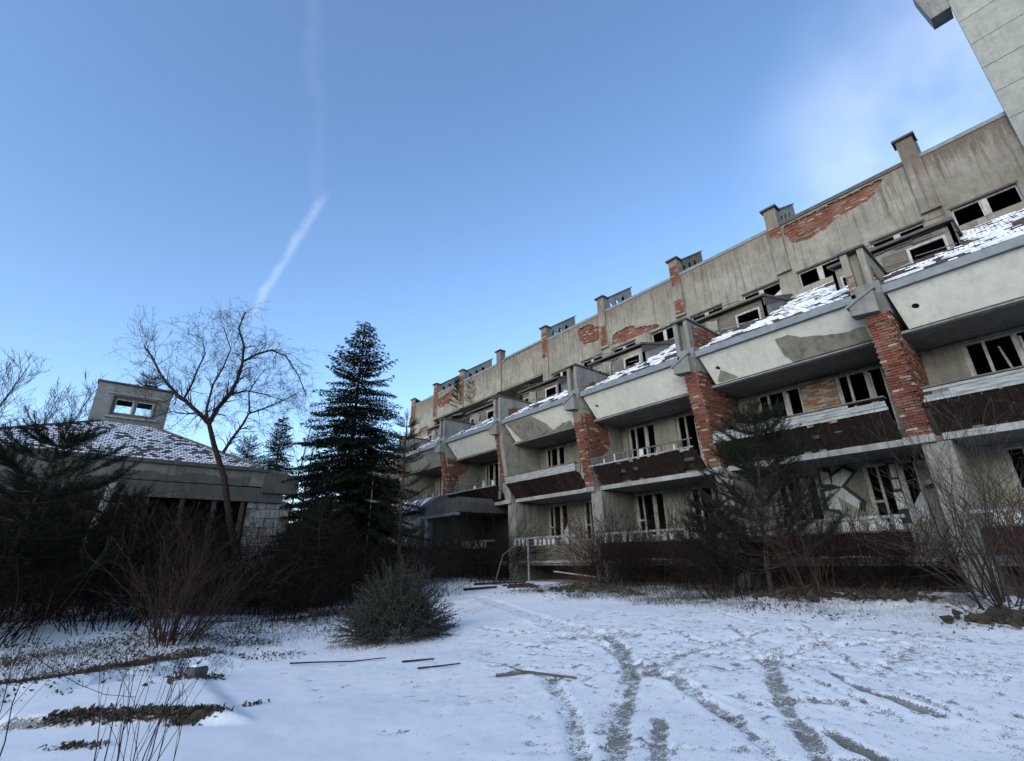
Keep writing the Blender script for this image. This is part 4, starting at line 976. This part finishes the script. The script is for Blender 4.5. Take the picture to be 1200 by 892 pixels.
# -- slender birches and far bare trees
def bare(name, label, loc, H, seed, r=.07, kids=5, depth=3, m=BARK, mt=BTWIG, lean=(0, 0), spread=.45, base=.25, up=.35, cat='tree', rmin=.005, L=None):
    random.seed(seed); t = thing(name, label, cat, loc, local=True, group='slender leafless trees'); n = 9
    P = [Vector((lean[0] * (i / n) ** 1.4, lean[1] * (i / n) ** 1.4, H * i / n - .15)) + rv(.02 * H / 8) for i in range(n + 1)]
    part('trunk', MB().tube(P, [r * (1 - .85 * i / n) + .004 for i in range(n + 1)], 6, False), m, t, True)
    mb = MB()
    for i in range(kids * 4):
        f = base + (1 - base) * (i + random.random()) / (kids * 4); j = min(n - 1, int(f * n)); q = P[j].lerp(P[j + 1], f * n - j)
        a = random.random() * 6.28; d = Vector((math.cos(a), math.sin(a), random.uniform(.6, 1.3)))
        grow(mb, q, d, (L or H * .26) * (1.15 - f) + .25, r * .35 * (1.1 - f), depth - 1, 0, spread, 4, 4, up * .4, rmin, .1, 4)
    part('twigs', mb, mt, t, kind='stuff'); return t
bare('birch_tree', 'thin pale birch stem standing in front of the tall fir', (8.6, 19.9, .4), 5.0, 51, .045, 3, 2, BIRCH, BTWIG, (.1, 0), .4, .5)
bare('birch_tree', 'slender birch in the gap right of the big bare tree', (7.6, 26.5, .3), 9.0, 52, .07, 5, 3, BARK, BTWIG, (.6, .2), .45, .3)
bare('birch_tree', 'leaning slender birch left of the spruces behind the bungalow', (9.6, 36.0, .2), 12.5, 53, .09, 5, 3, BARK, BTWIG, (1.0, 0), .45, .3)
for i, (x, y, H, lx, lab) in enumerate([(-7.8, 40, 13.5, 2.2, 'leftmost bare tree leaning right behind the bungalow'), (-5.6, 43, 12.5, 1.5, 'second bare tree from the left behind the bungalow'),
        (-4.2, 39, 12.2, 1.9, 'bare tree rising directly behind the left roof hip'), (-2.6, 44, 13.0, 1.0, 'bare tree behind the bungalow just left of the lantern'),
        (-8.8, 46, 14.0, .8, 'far bare tree at the very left edge'), (3.4, 42, 9.5, .5, 'low bare tree right behind the lantern'), (5.6, 44, 9.0, .3, 'far low bare tree seen through the big bare tree')]):
    bare('bare_tree', lab, (x, y, 0), H, 60 + i, .10, 8, 3, BARK, BTWIG, (lx, 0), .5, .22, .35, 'tree', .008)
# -- shrubs
def shrub(name, label, loc, n, H, spread, seed, m=BTWIG, depth=2, r=.011, droop=.05, rmin=.0022, out=.8, basew=.2, bias=(0, 0)):
    random.seed(seed); t = thing(name, label, 'shrub', loc, local=True, group='leafless shrubs in the yard'); mb = MB(); st = MB()
    for i in range(n):
        a = random.random() * 6.283; b = random.random() ** .5 * basew
        d = Vector((math.cos(a) * out * random.random() + bias[0], math.sin(a) * out * random.random() + bias[1], 1)); p = Vector((math.cos(a) * b, math.sin(a) * b, -.05))
        grow(mb, p, d, H * random.uniform(.55, 1.0), r * random.uniform(.6, 1.3), depth, droop, .42, 4, 4, .07, rmin, .10, 5)
    part('stems', mb, m, t, kind='stuff'); return t
shrub('bare_shrub', 'vase-shaped leafless shrub on the left terrace', (1.5, 12.2, gz(1.5, 12.2)), 46, 1.55, 1, 71, RTWIG, 2, .014, .05, .0028, .85, .38, (.1, 0))
shrub('bare_shrub', 'tangled leafless shrub by the lower pier at the right edge', (12.3, 1.55, gz(12.3, 1.55)), 26, 2.4, 1, 72, BTWIG, 2, .016, .10, .0030, .75, .45)
shrub('bare_shrub', 'tallest stems reaching into frame at the right border', (11.2, .75, gz(11.2, .75)), 22, 1.7, 1, 73, RTWIG, 2, .011, .05, .0028, .8, .35)
shrub('bare_shrub', 'brownish thin shrub right of the young pine before the ground floor', (12.2, 4.5, gz(12.2, 4.5)), 26, 1.9, 1, 74, RTWIG, 2, .009, .06, .0026, .6, .4)
shrub('bare_shrub', 'domed brown shrub at the foot of the third pier', (14.2, 12.2, gz(14.2, 12.2)), 70, 2.0, 1, 75, RTWIG, 2, .010, .22, .0036, 1.0, .6)
shrub('bare_shrub', 'wide brown shrub under the second bay balcony', (14.3, 9.6, gz(14.3, 9.6)), 60, 1.9, 1, 76, THICK, 2, .010, .10, .0034, .9, 1.0)
shrub('bare_shrub', 'dark rounded shrub beside the entrance canopy', (14.2, 18.6, gz(14.2, 18.6)), 80, 2.2, 1, 77, THICK, 2, .012, .18, .0045, 1.0, 1.0)
shrub('bare_shrub', 'dense dark shrub filling the corner under the first ground floor balcony', (13.6, 3.4, gz(13.6, 3.4)), 60, 1.3, 1, 81, THICK, 2, .010, .10, .0036, 1.0, 1.0)
shrub('bare_shrub', 'dark shrub tangled round the stem of the young pine', (12.6, 6.4, gz(12.6, 6.4)), 60, 1.5, 1, 82, THICK, 2, .010, .12, .0036, 1.0, .8)
shrub('bare_shrub', 'low dark shrub between the two shrubs under the second bay', (13.7, 11.0, gz(13.7, 11.0)), 50, 1.2, 1, 83, THICK, 2, .010, .12, .0036, 1.0, .8)
shrub('bare_shrub', 'low dark brush at the left edge behind the terrace', (-1.4, 13.6, gz(-1.4, 13.6)), 60, 1.0, 1, 84, THICK, 2, .010, .12, .0036, 1.0, .9)
shrub('bare_shrub', 'low dark brush behind the vase-shaped shrub', (.6, 14.3, gz(.6, 14.3)), 60, 1.1, 1, 85, THICK, 2, .010, .12, .0036, 1.0, .9)
shrub('bare_twigs', 'bunch of upright bare twigs poking into the lower left corner', (.42, 4.85, gz(.42, 4.85)), 11, 1.15, 1, 78, DBARK, 1, .0065, -.02, .0018, .45, .30)
shrub('bare_twigs', 'two thin bare rods at the left border of the foreground snow', (-.35, 5.3, gz(-.35, 5.3)), 4, 1.35, 1, 79, DBARK, 1, .006, -.05, .0018, .2, .2)
# grey-green rounded bush
random.seed(80)
JU = thing('evergreen_bush', 'rounded grey-green bush with stiff twigs in the middle of the snow', 'bush', (5.3, 10.25, gz(5.3, 10.25)), local=True)
jb = MB(); nd = Needles(); pts = []; ds = []
for i in range(1300):
    a = random.random() * 6.283; e = math.acos(random.random()) ; R = random.uniform(.55, 1.08) * (1 + .12 * math.sin(3 * a + 1) + .1 * math.sin(5 * e))
    q = Vector((math.cos(a) * math.sin(e) * 1.25, math.sin(a) * math.sin(e) * 1.0, math.cos(e) * 1.25 + .05)) * R
    q0 = q * random.uniform(.45, .75); d = (q - q0).normalized()
    Q = bezier(q0, q + rv(.06), rv(.04), 3); jb.tube(Q, [.006, .005, .004, .003], 3, False)
    for t_ in range(5):
        p = Q[1].lerp(Q[3], t_ / 4); s = (d + rv(.7)).normalized(); l = random.uniform(.06, .15)
        jb.tube([p, p + s * l], .0028, 3, False)
        for u_ in range(4): pts.append(tuple(p + s * (l * u_ / 3))); ds.append(tuple(s))
nd.spray(pts, ds, .035, .006, 2, .9)
part('twigs', jb, BTWIG, JU, kind='stuff'); nd.build('leaves', JUNIM, JU)['kind'] = 'stuff'
# -- dark thicket: one uncountable mass of thin stems
random.seed(90)
th = MB()
def thick_at(x, y, H, n, sp=.8, r=.008):
    z = gz(x, y)
    for i in range(n):
        a = random.random() * 6.283; p = Vector((x + random.gauss(0, sp), y + random.gauss(0, sp * .6), z - .05)); d = Vector((random.gauss(0, .45), random.gauss(0, .45), 1))
        grow(th, p, d, H * random.uniform(.5, 1.05), r, 2, .12, .5, 3, 3, .05, .0045, .12, 4)
for i in range(88):
    y = random.uniform(15.0, 20.8); x = random.uniform(-4.8, 9.5)
    thick_at(x, y, random.uniform(1.2, 2.3), 15, .55)
for i in range(10): thick_at(random.uniform(3.5, 7.5), random.uniform(13.6, 16), random.uniform(.8, 1.3), 12, .5)
for i in range(16): thick_at(random.uniform(9, 14.5), random.uniform(19, 24), random.uniform(1.3, 2.2), 14, .6)
tk = obj('thicket', th, THICK, kind='stuff'); tk['label'] = 'dark tangle of leafless undergrowth along the back of the snowy yard'
random.seed(91)
gr = MB()
def grass(x, y, n, sp, h):
    for i in range(n):
        px, py = x + random.gauss(0, sp), y + random.gauss(0, sp); z = gz(px, py); e = Vector((px + random.gauss(0, h * .5), py + random.gauss(0, h * .5), z + h * random.uniform(.3, 1)))
        w = .004; gr.add([(px - w, py, z - .02), (px + w, py, z - .02), tuple(e)], [(0, 1, 2)])
for i in range(240): grass(random.uniform(10.9, 14.6), random.uniform(.8, 12.5), 44, .25, .30)
for i in range(60): grass(random.uniform(-1.5, 2.2), random.uniform(9.6, 12.8), 36, .25, .16)
for i in range(50): grass(random.uniform(2.0, 6.5), random.uniform(11.8, 15), 36, .3, .18)
for i in range(26): grass(random.uniform(4.2, 6), random.uniform(9.6, 10.8), 40, .2, .14)
go = obj('dry_grass', gr, m_plain('dry_grass', (.12, .10, .065), (.055, .055, .035), 5, .9, (1, 1, 1), .5), kind='stuff'); go['label'] = 'sparse dry grass and leaf litter poking through the snow'

# ================================================================== ground debris
random.seed(101)
def lump(name, label, cat, x, y, sx, sy, sz, m=RUBM, n=26, seed=1):
    random.seed(seed); bm = bmesh.new(); bmesh.ops.create_icosphere(bm, subdivisions=2, radius=1)
    for v in bm.verts:
        k = 1 + random.uniform(-.22, .22); v.co = Vector((v.co.x * sx * k, v.co.y * sy * k, max(-.3, v.co.z) * sz * k))
    me = bpy.data.meshes.new(name); bm.to_mesh(me); bm.free(); o = link(name, me, m); o.location = (x, y, gz(x, y)); tag(o, label, cat); return o
lm = MB(); random.seed(102)
def litter(x, y, n, sx, sy, ang=0, sz=1):
    for i in range(n):
        u, v = random.gauss(0, sx), random.gauss(0, sy); px, py = x + u * math.cos(ang) - v * math.sin(ang), y + u * math.sin(ang) + v * math.cos(ang); z = gz(px, py) + random.uniform(-.01, .03)
        r_ = random.uniform(.006, .020) * sz; k = [Vector((px, py, z)) + rv(r_) for q in range(4)]; lm.add(k, [(0, 1, 2), (0, 2, 3), (0, 3, 1)])
for t_ in range(16):   # upper band, below the vase-shaped shrub
    x = -1.6 + t_ * .23; litter(x, 9.75 + .45 * x + random.gauss(0, .12), 260, .16, .16, .4)
for t_ in range(9): litter(.1 + t_ * .15, 7.9 - t_ * .13, 280, .10, .045, -.75, 1.1)
litter(1.2, 6.85, 420, .12, .07, -.5, 1.3); litter(.25, 6.7, 160, .14, .04, -.7); litter(1.85, 7.2, 40, .09, .04, .4); litter(1.5, 9.1, 300, .22, .12, .4, 1.2)
for t_ in range(50): litter(random.uniform(-1.5, 3.2), random.uniform(10.3, 13.5), 90, .25, .25)
for t_ in range(60): litter(random.uniform(2.4, 8.5), random.uniform(12.4, 16.5), 80, .3, .3)
for t_ in range(80): litter(random.uniform(11.0, 14.8), random.uniform(.6, 14), 110, .3, .3)
lo_ = obj('leaf_litter', lm, m_plain('leaf_litter', (.10, .075, .05), (.04, .03, .022), 6, .95, (1, 1, 1), .5), kind='stuff'); lo_['label'] = 'brown dead leaves and bark scraps strewn over the snow edges'
lump('earth_clod', 'dark lump of frozen earth at the right end of the lower terrace', 'earth', 1.22, 6.8, .10, .07, .06, RUBM, seed=6)
kb = MB().box(-.13, .13, -.09, .09, -.05, .17); kb.add([(-.13, -.09, .17), (.13, -.09, .17), (.13, .09, .17), (-.13, .09, .17), (-.1, -.05, .2), (.1, -.05, .2), (.1, .06, .2), (-.1, .06, .2)], [(4, 5, 6, 7), (0, 1, 5, 4), (1, 2, 6, 5), (2, 3, 7, 6), (3, 0, 4, 7)])
KB = obj('concrete_block', kb, DCONC); KB.scale = (.8, .8, .8); KB.location = (1.5, 9.0, gz(1.5, 9.0) - .03); KB.rotation_euler = (0, .05, .5); tag(KB, 'broken concrete block at the snowy terrace corner', 'block')
sc_ = MB().add([(-.12, -.08, .198), (.12, -.08, .2), (.12, .08, .2), (-.12, .085, .198), (-.09, -.05, .225), (.08, -.05, .23), (.09, .05, .225), (-.08, .05, .228)], [(4, 5, 6, 7), (0, 1, 5, 4), (1, 2, 6, 5), (2, 3, 7, 6), (3, 0, 4, 7)]); part('snow_cap', sc_, SNOW, KB)
def stick(name, label, P, r, m=GWOOD, kids=0, seed=3, cat='branch'):
    random.seed(seed); mb = MB(); Q = [Vector((x, y, gz(x, y) + h)) for x, y, h in P]; mb.tube(Q, [r * (1 - .5 * i / len(Q)) for i in range(len(Q))], 5)
    for i in range(kids):
        q = Q[random.randrange(1, len(Q))]; d = Vector((random.gauss(0, 1), random.gauss(0, 1), .3)); grow(mb, q, d, .5, r * .5, 1, 0, .4, 3, 3, 0, .003, .1, 3)
    return tag(obj(name, mb, m), label, cat, 'sticks lying on the snow' if name == 'fallen_branch' else None)
stick('fallen_branch', 'long thin branch lying on the snow in front of the grey bush', [(2.9, 9.4, .03), (3.3, 9.12, .045), (3.75, 8.85, .02), (4.2, 8.5, .04)], .013, DBARK)
stick('fallen_branch', 'short stick just right of the longer one by the grey bush', [(4.3, 8.1, .02), (4.7, 7.75, .03)], .016, DBARK, seed=4)
stick('fallen_branch', 'crooked stick on the snow below the grey bush', [(4.2, 7.4, .02), (4.5, 7.1, .03), (4.75, 7.05, .02)], .013, DBARK, seed=5)
stick('fallen_branch', 'thick pale branch partly frozen into the tyre track', [(4.62, 5.98, .02), (4.95, 5.65, .03), (5.2, 5.0, .02)], .022, GWOOD, 1, 6)
stick('fallen_branch', 'dark branch on the far snow left of the fallen board', [(12.2, 17.2, .05), (12.9, 16.2, .08), (13.6, 15.6, .05)], .05, DBARK, 3, 8)
stick('fallen_branch', 'short black log on the snow at the end of the yard', [(11.0, 16.2, .05), (11.9, 15.3, .06)], .05, DBARK, 0, 9)
stick('arched_stem', 'arched pale dead stem by the far entrance', [(13.6, 17.6, 0), (13.8, 17.3, 1.1), (14.1, 16.8, 1.5)], .035, GWOOD, 0, 12)
bd = MB().box(-.9, .9, -.09, .09, 0, .05); BD = obj('fallen_board', bd, LITE); BD.location = (14.1, 13.2, gz(14.1, 13.2) + .28); BD.rotation_euler = (.05, -.14, 2.3); tag(BD, 'pale fallen board resting on the rubble heap below the third bay', 'board')
po = MB().tube([(15.2, 17.2, .3), (15.2, 17.2, 2.4)], .05, 7); tag(obj('post', po, LITE), 'thin pale post propping the fourth bay ground balcony', 'post')
for i, (x, y, s, lab) in enumerate([(12.6, 11.3, 1.0, 'rubble heap with snow below the third bay'), (12.6, 4.9, .6, 'low rubble heap right of the young pine'), (12.6, 3.2, .45, 'rubble heap in front of the first ground floor balcony'), (11.6, 1.3, .5, 'rubble heap with dry leaves at the right shrub'), (12.6, 14.6, .5, 'small dark rubble pile on the far snow')]):
    T = thing('rubble_heap', lab, 'rubble', (x, y, gz(x, y)), local=True, group='rubble heaps along the building'); mb = MB(); sn = MB()
    for j in range(150):
        a, b = random.gauss(0, .5 * s), random.gauss(0, .75 * s); h = .22 * s * math.exp(-(a * a + b * b) / (.5 * s * s)) * random.random() - .02; r_ = random.uniform(.02, .075) * (1.6 if random.random() < .1 else 1)
        c8 = [Vector((sx * random.uniform(.5, 1.3), sy * random.uniform(.5, 1.5), sz_ * random.uniform(.25, .8))) * r_ for sx in (-1, 1) for sy in (-1, 1) for sz_ in (-1, 1)]
        rot = Matrix.Rotation(random.random() * 6.28, 3, Vector((random.gauss(0, .4), random.gauss(0, .4), 1)).normalized())
        vs = [rot @ v + Vector((a, b, h)) for v in c8]; fs_ = [(0, 1, 3, 2), (4, 6, 7, 5), (0, 4, 5, 1), (2, 3, 7, 6), (0, 2, 6, 4), (1, 5, 7, 3)]
        mb.add(vs, fs_)
        if random.random() < .0: sn.add([v + Vector((0, 0, r_ * .35)) for v in vs], fs_)
    for j in range(14):
        p = Vector((random.gauss(0, .5 * s), random.gauss(0, .8 * s), .05)); mb.tube([p, p + Vector((random.gauss(0, .3), random.gauss(0, .3), random.uniform(.0, .2)))], .008, 3, False)
    part('chunks', mb, RUBM, T, kind='stuff')
print('objects', len(bpy.data.objects), 'polys', sum(len(m.polygons) for m in bpy.data.meshes))
